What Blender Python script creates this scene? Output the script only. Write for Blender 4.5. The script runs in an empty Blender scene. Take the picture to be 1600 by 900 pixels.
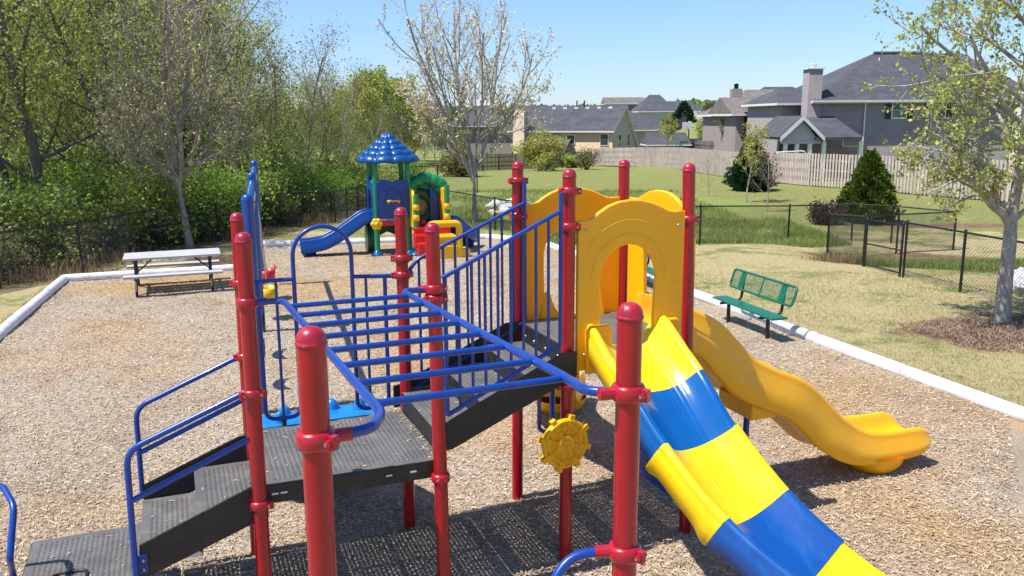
import bpy, bmesh, math, random
import numpy as np
from mathutils import Vector, Matrix
R = math.radians
random.seed(7); rng = np.random.default_rng(7)
SC = bpy.context.scene
COL = SC.collection

# ------------------------------------------------------------------ camera, sky, sun, exposure
F = 1341.72; PITCH = R(11.2427); ROLL = R(-0.3661); H = 3.5809; TH = R(21.494)
cam_d = bpy.data.cameras.new("camera"); cam_d.sensor_width = 36; cam_d.lens = 36 * F / 1600
cam_d.clip_start = 0.05; cam_d.clip_end = 8000
cam = bpy.data.objects.new("camera", cam_d); COL.objects.link(cam)
cam.matrix_world = (Matrix.Translation((0, 0, H)) @ Matrix.Rotation(math.pi / 2 - PITCH, 4, 'X')
                    @ Matrix.Rotation(ROLL, 4, 'Z'))
SC.camera = cam
SUN = Vector((-0.50, -0.19, 1.0)).normalized()
w = bpy.data.worlds.new("World"); SC.world = w; w.use_nodes = True
wn = w.node_tree.nodes; wl = w.node_tree.links
sky = wn.new("ShaderNodeTexSky"); sky.sky_type = 'NISHITA'; sky.sun_disc = False
sky.sun_elevation = math.asin(SUN.z); sky.sun_rotation = math.atan2(SUN.x, SUN.y)
sky.altitude = 200; sky.air_density = 1.0; sky.dust_density = 0.1; sky.ozone_density = 2.0
tint = wn.new("ShaderNodeMix"); tint.data_type = 'RGBA'; tint.blend_type = 'MULTIPLY'; tint.inputs[0].default_value = 1; tint.inputs[7].default_value = (.86, 1.0, 1.08, 1)
wg = wn.new("ShaderNodeTexCoord"); ws = wn.new("ShaderNodeSeparateXYZ"); wr_ = wn.new("ShaderNodeMapRange"); wr_.inputs[1].default_value = 0; wr_.inputs[2].default_value = .30; wr_.inputs[3].default_value = 0; wr_.inputs[4].default_value = 1
wl.new(wg.outputs["Generated"], ws.inputs[0]); wl.new(ws.outputs[2], wr_.inputs[0])
dim = wn.new("ShaderNodeMix"); dim.data_type = 'RGBA'; dim.blend_type = 'MULTIPLY'; dim.inputs[0].default_value = 1
grad = wn.new("ShaderNodeMix"); grad.data_type = 'RGBA'; grad.inputs[6].default_value = (.58, .60, .80, 1); grad.inputs[7].default_value = (.92, .92, .95, 1); wl.new(wr_.outputs[0], grad.inputs[0])
wl.new(sky.outputs[0], dim.inputs[6]); wl.new(grad.outputs[2], dim.inputs[7]); wl.new(dim.outputs[2], tint.inputs[6]); wl.new(tint.outputs[2], wn["Background"].inputs[0]); wn["Background"].inputs[1].default_value = 0.125
sd = bpy.data.lights.new("sun", 'SUN'); sd.energy = 4.6; sd.angle = R(0.5); sd.color = (1.0, 0.955, 0.89)
so = bpy.data.objects.new("sun", sd); COL.objects.link(so)
so.rotation_euler = (-SUN).to_track_quat('-Z', 'Y').to_euler(); so.location = SUN * 50
SC.view_settings.view_transform = 'Standard'; SC.view_settings.look = 'None'
SC.view_settings.exposure = 0.60; SC.view_settings.gamma = 1; SC.view_settings.use_curve_mapping = False

# ------------------------------------------------------------------ pixel (1600 x 900) -> world helpers
def ray(x, y):
    a, b = x - 800, y - 450; c, s = math.cos(ROLL), math.sin(ROLL)
    X, Y = (c * a + s * b) / F, (-s * a + c * b) / F
    return np.array([X, math.cos(PITCH) - Y * math.sin(PITCH), -math.sin(PITCH) - Y * math.cos(PITCH)])
CO = np.array([0, 0, H])
def gz(x, y, z=0.0):
    d = ray(x, y); return CO + d * ((z - H) / d[2])
def gY(x, y, Y):
    d = ray(x, y); return CO + d * (Y / d[1])
def sstep(a, b, t):
    t = np.clip((t - a) / (b - a), 0, 1); return t * t * (3 - 2 * t)
def terrain(x, y):
    x = np.asarray(x, float); y = np.asarray(y, float)
    z = -0.38 * sstep(21, 31, y) - 0.026 * np.clip(y - 45, 0, 55)
    z = z - 0.45 * np.exp(-((y - (23.0 + 0.05 * x)) / 2.2) ** 2) * sstep(7, 10, x)
    z = z - 0.3 * np.exp(-((y - 28.5) / 2.0) ** 2) * sstep(-3, 2, x) * (1 - sstep(8, 10, x))
    az = x / np.maximum(y, 1)
    right = sstep(.10, .24, az)
    z = z + right * (1.6 * sstep(60, 100, y) + 4.0 * sstep(100, 190, y))
    z = z - 9 * sstep(200, 330, y) + 20 * sstep(480, 1150, y) + 6 * sstep(1150, 2200, y)
    z = z - 2.5 * sstep(12, 40, -x - 0.1 * y) * sstep(10, 25, y)
    u = 0.05 * np.sin(x * .31 + y * .17) + 0.04 * np.sin(x * .13 - y * .41 + 1)
    z = z + u * sstep(27, 40, y)
    return z
def gt(x, y):
    d = ray(x, y); t = 5.0
    while t < 3000:
        P = CO + d * t
        if P[2] < terrain(P[0], P[1]): break
        t *= 1.01
    lo, hi = t / 1.01, t
    for _ in range(20):
        m = (lo + hi) / 2; P = CO + d * m
        if P[2] < terrain(P[0], P[1]): hi = m
        else: lo = m
    return CO + d * hi

# ------------------------------------------------------------------ materials
def mat(name, col, rough=.5, metal=0, noise=0, scale=8, bump=0, bscale=40, col2=None, spec=.5, coat=0, trans=0, island=0, hue=0, detail=5, stretch=None, sss=0):
    m = bpy.data.materials.new(name); m.use_nodes = True
    nt = m.node_tree; n = nt.nodes; L = nt.links; b = n["Principled BSDF"]
    b.inputs["Roughness"].default_value = rough; b.inputs["Metallic"].default_value = metal
    b.inputs["Specular IOR Level"].default_value = spec
    b.inputs["Coat Weight"].default_value = coat; b.inputs["Coat Roughness"].default_value = .06
    b.inputs["Base Color"].default_value = (*col, 1)
    if sss:
        b.inputs["Subsurface Weight"].default_value = sss; b.inputs["Subsurface Radius"].default_value = (.06, .028, .003); b.inputs["Subsurface Scale"].default_value = 1
    tc = n.new("ShaderNodeTexCoord"); vec = tc.outputs["Object"]
    if stretch:
        mp = n.new("ShaderNodeMapping"); mp.inputs["Scale"].default_value = stretch; L.new(vec, mp.inputs[0]); vec = mp.outputs[0]
    src = None
    if noise or col2:
        t = n.new("ShaderNodeTexNoise"); t.inputs["Scale"].default_value = scale; t.inputs["Detail"].default_value = detail; t.inputs["Roughness"].default_value = .62
        L.new(vec, t.inputs["Vector"])
        mx = n.new("ShaderNodeMix"); mx.data_type = 'RGBA'
        c2 = col2 if col2 else tuple(max(0, c * (1 - noise)) for c in col)
        mx.inputs[6].default_value = (*col, 1); mx.inputs[7].default_value = (*c2, 1)
        rp = n.new("ShaderNodeMapRange"); rp.inputs[1].default_value = .36; rp.inputs[2].default_value = .64
        L.new(t.outputs["Fac"], rp.inputs[0]); L.new(rp.outputs[0], mx.inputs[0]); src = mx.outputs[2]
    if island:
        g = n.new("ShaderNodeNewGeometry"); hs = n.new("ShaderNodeHueSaturation")
        mr = n.new("ShaderNodeMapRange"); mr.inputs[3].default_value = 1 - island; mr.inputs[4].default_value = 1 + island
        L.new(g.outputs["Random Per Island"], mr.inputs[0]); L.new(mr.outputs[0], hs.inputs["Value"])
        if hue:
            wn_ = n.new("ShaderNodeTexWhiteNoise"); wn_.noise_dimensions = '1D'; L.new(g.outputs["Random Per Island"], wn_.inputs["W"])
            m2 = n.new("ShaderNodeMapRange"); m2.inputs[3].default_value = .5 - hue; m2.inputs[4].default_value = .5 + hue
            L.new(wn_.outputs["Value"], m2.inputs[0]); L.new(m2.outputs[0], hs.inputs["Hue"])
        if src: L.new(src, hs.inputs["Color"])
        else: hs.inputs["Color"].default_value = (*col, 1)
        src = hs.outputs[0]
    if src: L.new(src, b.inputs["Base Color"])
    if bump:
        t2 = n.new("ShaderNodeTexNoise"); t2.inputs["Scale"].default_value = bscale; t2.inputs["Detail"].default_value = 6
        L.new(vec, t2.inputs["Vector"])
        bp = n.new("ShaderNodeBump"); bp.inputs["Strength"].default_value = 1; bp.inputs["Distance"].default_value = bump
        L.new(t2.outputs["Fac"], bp.inputs["Height"]); L.new(bp.outputs[0], b.inputs["Normal"])
    if trans:
        tr = n.new("ShaderNodeBsdfTranslucent"); ms = n.new("ShaderNodeMixShader"); ms.inputs[0].default_value = trans
        if src: L.new(src, tr.inputs[0])
        else: tr.inputs[0].default_value = (*col, 1)
        L.new(b.outputs[0], ms.inputs[1]); L.new(tr.outputs[0], ms.inputs[2]); L.new(ms.outputs[0], n["Material Output"].inputs[0])
    return m
M = {}
M['red'] = mat('red_powder_coat', (.37, .003, .012), .3, noise=.12, scale=5, coat=.35, bump=.0006, bscale=60)
M['red_cap'] = mat('red_plastic_cap', (.44, .012, .036), .36, noise=.3, scale=22, coat=.1)
M['red_clamp'] = mat('red_clamp', (.40, .006, .02), .3, coat=.3, noise=.1, scale=20)
M['navy'] = mat('blue_powder_coat', (.002, .046, .31), .33, noise=.2, scale=7, coat=.3)
M['pole'] = mat('royal_blue_pole', (.004, .062, .30), .35, coat=.3, noise=.15, scale=4)
M['yellow'] = mat('yellow_plastic', (.98, .47, .004), .36, noise=.06, scale=3, bump=.0008, bscale=25, sss=.35)
M['sunyellow'] = mat('bright_yellow_plastic', (.92, .58, .003), .3, noise=.08, scale=3, bump=.0008, bscale=14, coat=.25)
M['sblue'] = mat('blue_plastic', (.002, .10, .35), .2, noise=.12, scale=3, bump=.0008, bscale=14, coat=.35)
M['sblue2'] = mat('deep_blue_plastic', (.003, .075, .33), .33, noise=.12, scale=3, bump=.0008, bscale=14, coat=.2)
M['cyan'] = mat('sky_blue_plastic', (.004, .20, .56), .36, noise=.1, scale=5, bump=.002, bscale=14)
M['deck'] = mat('grey_vinyl_deck', (.085, .083, .081), .6, noise=.0, col2=(.135, .127, .12), scale=3.5, bump=.0012, bscale=90)
M['vinyl'] = mat('black_vinyl', (.018, .017, .018), .5, noise=.45, scale=6, bump=.001, bscale=80)
M['steel'] = mat('zinc_bolt', (.5, .5, .5), .35, metal=1)
M['white'] = mat('white_vinyl', (.74, .74, .76), .5, noise=.16, scale=4, bump=.002, bscale=12)
M['table'] = mat('grey_white_board', (.47, .455, .455), .65, noise=.12, scale=5, bump=.002, bscale=30)
M['blackiron'] = mat('black_steel', (.012, .012, .013), .45, noise=.3, scale=10)
M['wire'] = mat('black_vinyl_wire', (.016, .018, .017), .55)
M['bench'] = mat('green_coated_steel', (.004, .14, .075), .36, noise=.2, scale=9)
M['tgreen'] = mat('green_plastic', (.008, .23, .075), .34, noise=.1, scale=5)
M['dgreen'] = mat('dark_green_plastic', (.006, .085, .04), .36, noise=.1, scale=5)
M['tblue'] = mat('tower_blue_plastic', (.003, .05, .25), .33, noise=.1, scale=5)
M['rblue'] = mat('roof_blue_plastic', (.002, .075, .27), .33, noise=.2, scale=4)
M['wheel'] = mat('wheel_yellow_plastic', (.95, .48, .003), .4, noise=.12, scale=14)
M['tred'] = mat('tower_red_plastic', (.55, .012, .014), .34, noise=.1, scale=5)
M['tyel'] = mat('tower_yellow_plastic', (.88, .47, .005), .36, noise=.1, scale=5)
M['bark'] = mat('grey_bark', (.37, .325, .26), .9, col2=(.25, .215, .17), scale=9, bump=.012, bscale=18, stretch=(1, 1, .3))
M['barkl'] = mat('pale_lichen_bark', (.42, .385, .33), .9, col2=(.24, .22, .19), scale=11, bump=.02, bscale=14, stretch=(1, 1, .35))
M['barkd'] = mat('dark_bark', (.19, .16, .13), .95, col2=(.11, .092, .075), scale=9, bump=.01, bscale=14, stretch=(1, 1, .3))
def leaf(name, c, c2, isl=.45, hue=.02, tr=.42): return mat(name, c, .55, col2=c2, scale=.55, trans=tr, island=isl, hue=hue, spec=.25)
M['leaf_spring'] = leaf('spring_leaves', (.50, .48, .13), (.38, .41, .10), tr=.55)
M['leaf_mid'] = leaf('mid_green_leaves', (.42, .48, .12), (.32, .40, .09), tr=.55)
M['leaf_dark'] = leaf('dark_leaves', (.30, .40, .085), (.40, .44, .11), tr=.55)
M['leaf_bright'] = leaf('bright_shrub_leaves', (.34, .49, .08), (.26, .40, .06), tr=.55)
M['leaf_olive'] = leaf('olive_leaves', (.26, .24, .08), (.20, .19, .065))
M['leaf_maple'] = leaf('young_maple_leaves', (.42, .48, .11), (.36, .38, .10), hue=.025)
M['bud'] = leaf('tan_buds', (.80, .70, .50), (.66, .56, .36), .4, .03, .4)
M['budg'] = leaf('greenish_buds', (.48, .50, .18), (.56, .46, .25), .5, .04, .4)
M['fir'] = leaf('cypress_sprays', (.08, .135, .02), (.16, .19, .03), .4, .02, .2)
M['firb'] = leaf('blue_green_needles', (.012, .05, .02), (.03, .075, .03), .4, .02, .15)
M['plum'] = leaf('plum_leaves', (.06, .03, .03), (.10, .055, .045), .4, .02, .2)
M['twig'] = mat('grey_brown_twigs', (.17, .145, .12), .9, noise=.4, scale=4)
M['fencewood'] = mat('weathered_fence_board', (.56, .47, .405), .85, col2=(.43, .365, .32), scale=2.2, bump=.004, bscale=14, island=.10)
M['fenceold'] = mat('grey_old_fence_board', (.17, .145, .125), .9, col2=(.11, .095, .085), scale=1.2, island=.2)
M['rock'] = mat('pale_granite', (.52, .51, .49), .85, col2=(.30, .29, .285), scale=4, bump=.02, bscale=9, island=.25)
M['glass'] = mat('window_glass', (.03, .055, .06), .06, spec=.8)
M['glassg'] = mat('green_tinted_glass', (.06, .13, .12), .1, spec=.8)
M['trim'] = mat('white_trim', (.72, .71, .69), .55, noise=.08)
M['shutter'] = mat('dark_shutter', (.012, .014, .016), .5, noise=.2)
def siding(name, c, step=.16):
    m = mat(name, c, .7, noise=.08, scale=1.5)
    n = m.node_tree.nodes; L = m.node_tree.links
    g = n.new("ShaderNodeTexCoord"); sp = n.new("ShaderNodeSeparateXYZ"); L.new(g.outputs["Object"], sp.inputs[0])
    q = n.new("ShaderNodeMath"); q.operation = 'DIVIDE'; q.inputs[1].default_value = step; L.new(sp.outputs[2], q.inputs[0])
    f = n.new("ShaderNodeMath"); f.operation = 'FRACT'; L.new(q.outputs[0], f.inputs[0])
    bp = n.new("ShaderNodeBump"); bp.inputs["Distance"].default_value = .07; bp.invert = True
    L.new(f.outputs[0], bp.inputs["Height"]); L.new(bp.outputs[0], n["Principled BSDF"].inputs["Normal"])
    return m
M['sid_grey'] = siding('grey_lap_siding', (.29, .25, .238))
M['sid_tan'] = siding('tan_lap_siding', (.62, .44, .28))
M['sid_beige'] = siding('beige_lap_siding', (.56, .44, .32))
M['sid_brown'] = siding('brown_siding', (.22, .185, .165))
M['sid_pale'] = siding('pale_siding', (.55, .50, .44))
def shingle(name, c, c2):
    m = mat(name, c, .9, col2=c2, scale=.9, bump=.015, bscale=7, detail=8)
    n = m.node_tree.nodes; L = m.node_tree.links
    br = n.new("ShaderNodeTexBrick"); br.inputs["Scale"].default_value = 1.2; br.inputs["Mortar Size"].default_value = .012
    br.inputs["Color1"].default_value = (1, 1, 1, 1); br.inputs["Color2"].default_value = (.72, .72, .74, 1); br.inputs["Mortar"].default_value = (.55, .55, .55, 1)
    g = n.new("ShaderNodeTexCoord"); L.new(g.outputs["Object"], br.inputs["Vector"])
    b = n["Principled BSDF"]; src = b.inputs["Base Color"].links[0].from_socket
    mx = n.new("ShaderNodeMix"); mx.data_type = 'RGBA'; mx.blend_type = 'MULTIPLY'; mx.inputs[0].default_value = .8
    L.new(src, mx.inputs[6]); L.new(br.outputs[0], mx.inputs[7]); L.new(mx.outputs[2], b.inputs["Base Color"])
    return m
M['roof_grey'] = shingle('charcoal_shingles', (.092, .094, .105), (.062, .064, .074))
M['roof_brown'] = shingle('brown_shingles', (.22, .185, .16), (.15, .128, .112))

def wear(m, col, scale, lo, hi, amt, stretch=None, rough=None, seed=1.):
    n = m.node_tree.nodes; L = m.node_tree.links; b = n["Principled BSDF"]; g = n.new("ShaderNodeTexCoord"); v = g.outputs["Object"]
    if stretch: q = n.new("ShaderNodeMapping"); q.inputs["Scale"].default_value = stretch; q.inputs["Rotation"].default_value = (.1, .2, .3); L.new(v, q.inputs[0]); v = q.outputs[0]
    t = n.new("ShaderNodeTexNoise"); t.noise_dimensions = '4D'; t.inputs["W"].default_value = seed; t.inputs["Scale"].default_value = scale; t.inputs["Detail"].default_value = 8; t.inputs["Roughness"].default_value = .7; L.new(v, t.inputs["Vector"])
    r = n.new("ShaderNodeMapRange"); r.inputs[1].default_value = lo; r.inputs[2].default_value = hi; r.inputs[4].default_value = amt; L.new(t.outputs["Fac"], r.inputs[0])
    x = n.new("ShaderNodeMix"); x.data_type = 'RGBA'; L.new(r.outputs[0], x.inputs[0]); x.inputs[7].default_value = (*col, 1)
    i = b.inputs["Base Color"]
    if i.links: L.new(i.links[0].from_socket, x.inputs[6])
    else: x.inputs[6].default_value = i.default_value
    L.new(x.outputs[2], i)
    if rough is not None:
        f = n.new("ShaderNodeMix"); f.data_type = 'FLOAT'; L.new(r.outputs[0], f.inputs[0]); f.inputs[2].default_value = b.inputs["Roughness"].default_value; f.inputs[3].default_value = rough; L.new(f.outputs[0], b.inputs["Roughness"])
wear(M['red'], (.62, .30, .28), 30, .70, .76, .8, (1, 1, .25), .6, 1.)
wear(M['red'], (.20, .004, .010), 2.2, .5, .8, .5, None, .5, 2.)
wear(M['red_cap'], (.60, .20, .22), 26, .56, .72, .55, None, .6, 3.)
wear(M['sunyellow'], (.72, .56, .12), 7, .54, .76, .55, (1, .3, .3), .5, 4.)
wear(M['yellow'], (.70, .36, .06), 5, .56, .78, .6, None, .55, 5.)
wear(M['sblue2'], (.03, .16, .40), 6, .52, .76, .55, (1, .4, .4), .5, 6.)
wear(M['sblue'], (.03, .18, .42), 6, .60, .8, .4, (1, .4, .4), .4, 6.)
wear(M['navy'], (.10, .13, .30), 34, .66, .76, .6, None, .6, 7.)
wear(M['white'], (.38, .32, .25), 5, .52, .72, .75, None, None, 8.)
wear(M['white'], (.50, .47, .42), 60, .58, .70, .6, None, None, 8.5)
wear(M['table'], (.33, .30, .27), 3.2, .5, .72, .6, (.4, 2, 1), None, 9.)
wear(M['deck'], (.24, .20, .16), 7, .52, .74, .6, None, .85, 10.)
wear(M['vinyl'], (.085, .075, .065), 5, .52, .75, .6, None, .75, 11.)
wear(M['sid_grey'], (.20, .175, .165), 1.1, .45, .7, .5, (1, 1, 2), None, 12.)
wear(M['fencewood'], (.24, .22, .20), 1.3, .5, .75, .6, (1, 1, .35), None, 13.)
# ------------------------------------------------------------------ mesh builder
class MB:
    def __init__(s): s.v = []; s.f = []; s.mi = []; s.n = 0; s.sm = []
    def add(s, vs, fs, mi=0, smooth=False):
        o = len(s.v); s.v.extend([tuple(map(float, q)) for q in vs])
        for f in fs: s.f.append(tuple(i + o for i in f)); s.mi.append(mi); s.sm.append(smooth)
        return s
    def box(s, c, size, rz=0, mi=0, rot=None):
        a, b, d = [q / 2 for q in size]
        P = [Vector((x, y, z)) for z in (-d, d) for x, y in ((-a, -b), (a, -b), (a, b), (-a, b))]
        m = rot if rot is not None else Matrix.Rotation(rz, 3, 'Z')
        c = Vector(c)
        return s.add([m @ p + c for p in P], [(0, 3, 2, 1), (4, 5, 6, 7), (0, 1, 5, 4), (1, 2, 6, 5), (2, 3, 7, 6), (3, 0, 4, 7)], mi)
    def bar(s, a, b, wd, ht, mi=0, up=(0, 0, 1)):
        a, b = Vector(a), Vector(b); x = (b - a); ln = x.length; x = x.normalized()
        y = Vector(up).cross(x)
        if y.length < 1e-4: y = Vector((0, 1, 0)).cross(x)
        y.normalize(); z = x.cross(y)
        m = Matrix((x, y, z)).transposed()
        return s.box((a + b) / 2, (ln, wd, ht), rot=m, mi=mi)
    def tube(s, pts, r, seg=10, fillet=0, mi=0, caps=True, closed=False):
        pts = [Vector(p) for p in pts]
        if fillet: pts = round_path(pts, fillet)
        n = len(pts); rs = r if isinstance(r, (list, tuple)) else [r] * n
        vs = []; fs = []; prev = None
        for i, p in enumerate(pts):
            if closed: t = (pts[(i + 1) % n] - pts[i - 1]).normalized()
            elif i == 0: t = (pts[1] - p).normalized()
            elif i == n - 1: t = (p - pts[i - 1]).normalized()
            else:
                t = ((pts[i + 1] - p).normalized() + (p - pts[i - 1]).normalized())
                t = t.normalized() if t.length > 1e-6 else (pts[i + 1] - p).normalized()
            if prev is None:
                a = Vector((0, 0, 1)) if abs(t.z) < .9 else Vector((1, 0, 0)); x = (a - t * a.dot(t)).normalized()
            else:
                x = prev - t * prev.dot(t); x.normalize()
            prev = x; y = t.cross(x)
            for k in range(seg):
                an = 2 * math.pi * k / seg; vs.append(p + (x * math.cos(an) + y * math.sin(an)) * rs[i])
        m = n if closed else n - 1
        for i in range(m):
            for k in range(seg):
                a, b = i * seg + k, i * seg + (k + 1) % seg; j = ((i + 1) % n) * seg
                fs.append((a, b, j + (k + 1) % seg, j + k))
        s.add(vs, fs, mi, True)
        if caps and not closed:
            o = len(s.v)
            s.add([vs[k] for k in range(seg)], [tuple(range(seg))[::-1]], mi)
            s.add([vs[(n - 1) * seg + k] for k in range(seg)], [tuple(range(seg))], mi)
        return s
    def lathe(s, prof, c=(0, 0, 0), seg=20, mi=0, axis=None, sx=1, sy=1):
        c = Vector(c); m = Matrix.Identity(3)
        if axis is not None: m = Vector((0, 0, 1)).rotation_difference(Vector(axis)).to_matrix()
        vs = []; fs = []
        for r, z in prof:
            for k in range(seg):
                an = 2 * math.pi * k / seg; vs.append(m @ Vector((r * math.cos(an) * sx, r * math.sin(an) * sy, z)) + c)
        for i in range(len(prof) - 1):
            for k in range(seg):
                a, b = i * seg + k, i * seg + (k + 1) % seg
                fs.append((a, b, b + seg, a + seg))
        return s.add(vs, fs, mi, True)
    def build(s, name, m, parent=None, loc=None, rz=0, bevel=0):
        me = bpy.data.meshes.new(name); me.from_pydata(s.v, [], s.f)
        ms = m if isinstance(m, (list, tuple)) else [m]
        for q in ms: me.materials.append(q)
        me.polygons.foreach_set('material_index', s.mi); me.polygons.foreach_set('use_smooth', s.sm); me.update()
        o = bpy.data.objects.new(name, me); COL.objects.link(o)
        if parent is not None: o.parent = parent
        if loc is not None: o.location = loc
        o.rotation_euler.z = rz
        if bevel:
            bv = o.modifiers.new('bevel', 'BEVEL'); bv.width = bevel; bv.segments = 2; bv.limit_method = 'ANGLE'; bv.angle_limit = R(40)
        return o
def round_path(pts, fr, k=5):
    out = [pts[0]]
    for i in range(1, len(pts) - 1):
        p, a, b = pts[i], pts[i - 1], pts[i + 1]
        d1, d2 = (a - p), (b - p); f = min(fr, d1.length * .48, d2.length * .48)
        s, e = p + d1.normalized() * f, p + d2.normalized() * f
        for j in range(k + 1):
            t = j / k; out.append(s * (1 - t) ** 2 + p * 2 * t * (1 - t) + e * t * t)
    out.append(pts[-1]); return out
def fast_mesh(name, verts, faces4, m, parent=None, smooth=False):
    me = bpy.data.meshes.new(name); nv, nf = len(verts), len(faces4); k = faces4.shape[1]
    me.vertices.add(nv); me.vertices.foreach_set('co', np.ascontiguousarray(verts, np.float32).ravel())
    me.loops.add(nf * k); me.loops.foreach_set('vertex_index', np.ascontiguousarray(faces4, np.int32).ravel())
    me.polygons.add(nf); me.polygons.foreach_set('loop_start', np.arange(nf, dtype=np.int32) * k)
    if smooth: me.polygons.foreach_set('use_smooth', np.ones(nf, bool))
    me.materials.append(m); me.update(calc_edges=True)
    if name is None: return me
    o = bpy.data.objects.new(name, me); COL.objects.link(o)
    if parent is not None: o.parent = parent
    return o
def tag(o, label, cat, group=None, kind=None):
    if label: o['label'] = label
    if cat: o['category'] = cat
    if group: o['group'] = group
    if kind: o['kind'] = kind
    return o
def thing(name, label, cat, loc=(0, 0, 0), rz=0, group=None):
    o = bpy.data.objects.new(name, None); COL.objects.link(o); o.location = loc; o.rotation_euler.z = rz; o.empty_display_size = .2
    return tag(o, label, cat, group)
def struct(o): o['kind'] = 'structure'; return o
def stuff(o, label, cat): return tag(o, label, cat, kind='stuff')
def copy_tree(o, parent=None):
    c = o.copy(); COL.objects.link(c)
    if parent is not None: c.parent = parent
    for ch in list(o.children): copy_tree(ch, c)
    return c
def poly_plate(name, outline, thick, frame, m, parent, bevel=.012, holes=None):
    """outline: (a,b) points in plane; frame: function (a,b,t)->xyz ; extruded by thick along t"""
    bm = bmesh.new()
    vs = [bm.verts.new(frame(a, b, 0)) for a, b in outline]; f = bm.faces.new(vs)
    ex = bmesh.ops.extrude_face_region(bm, geom=[f]); nv = [g for g in ex['geom'] if isinstance(g, bmesh.types.BMVert)]
    d = Vector(frame(0, 0, thick)) - Vector(frame(0, 0, 0)); bmesh.ops.translate(bm, verts=nv, vec=d)
    bmesh.ops.recalc_face_normals(bm, faces=bm.faces)
    big = [q for q in bm.faces if len(q.verts) > 4]
    es = set(e for q in big for e in q.edges)
    if bevel: bmesh.ops.bevel(bm, geom=list(es), offset=bevel, segments=3, profile=.5, affect='EDGES', clamp_overlap=True)
    for q in bm.faces: q.smooth = len(q.verts) <= 4
    bmesh.ops.triangulate(bm, faces=[q for q in bm.faces if len(q.verts) > 4])
    me = bpy.data.meshes.new(name); bm.to_mesh(me); bm.free(); me.materials.append(m)
    o = bpy.data.objects.new(name, me); COL.objects.link(o); o.parent = parent; return o
def smooth_curve(pts, n):
    """Catmull-Rom through pts, n samples"""
    P = np.array(pts, float); P = np.vstack([2 * P[0] - P[1], P, 2 * P[-1] - P[-2]]); k = len(P) - 3; out = []
    for t in np.linspace(0, k - 1e-6, n):
        i = int(t); f = t - i; a, b, c, d = P[i:i + 4]
        out.append(.5 * (2 * b + (c - a) * f + (2 * a - 5 * b + 4 * c - d) * f * f + (3 * b - a - 3 * c + d) * f ** 3))
    return np.array(out)
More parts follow.
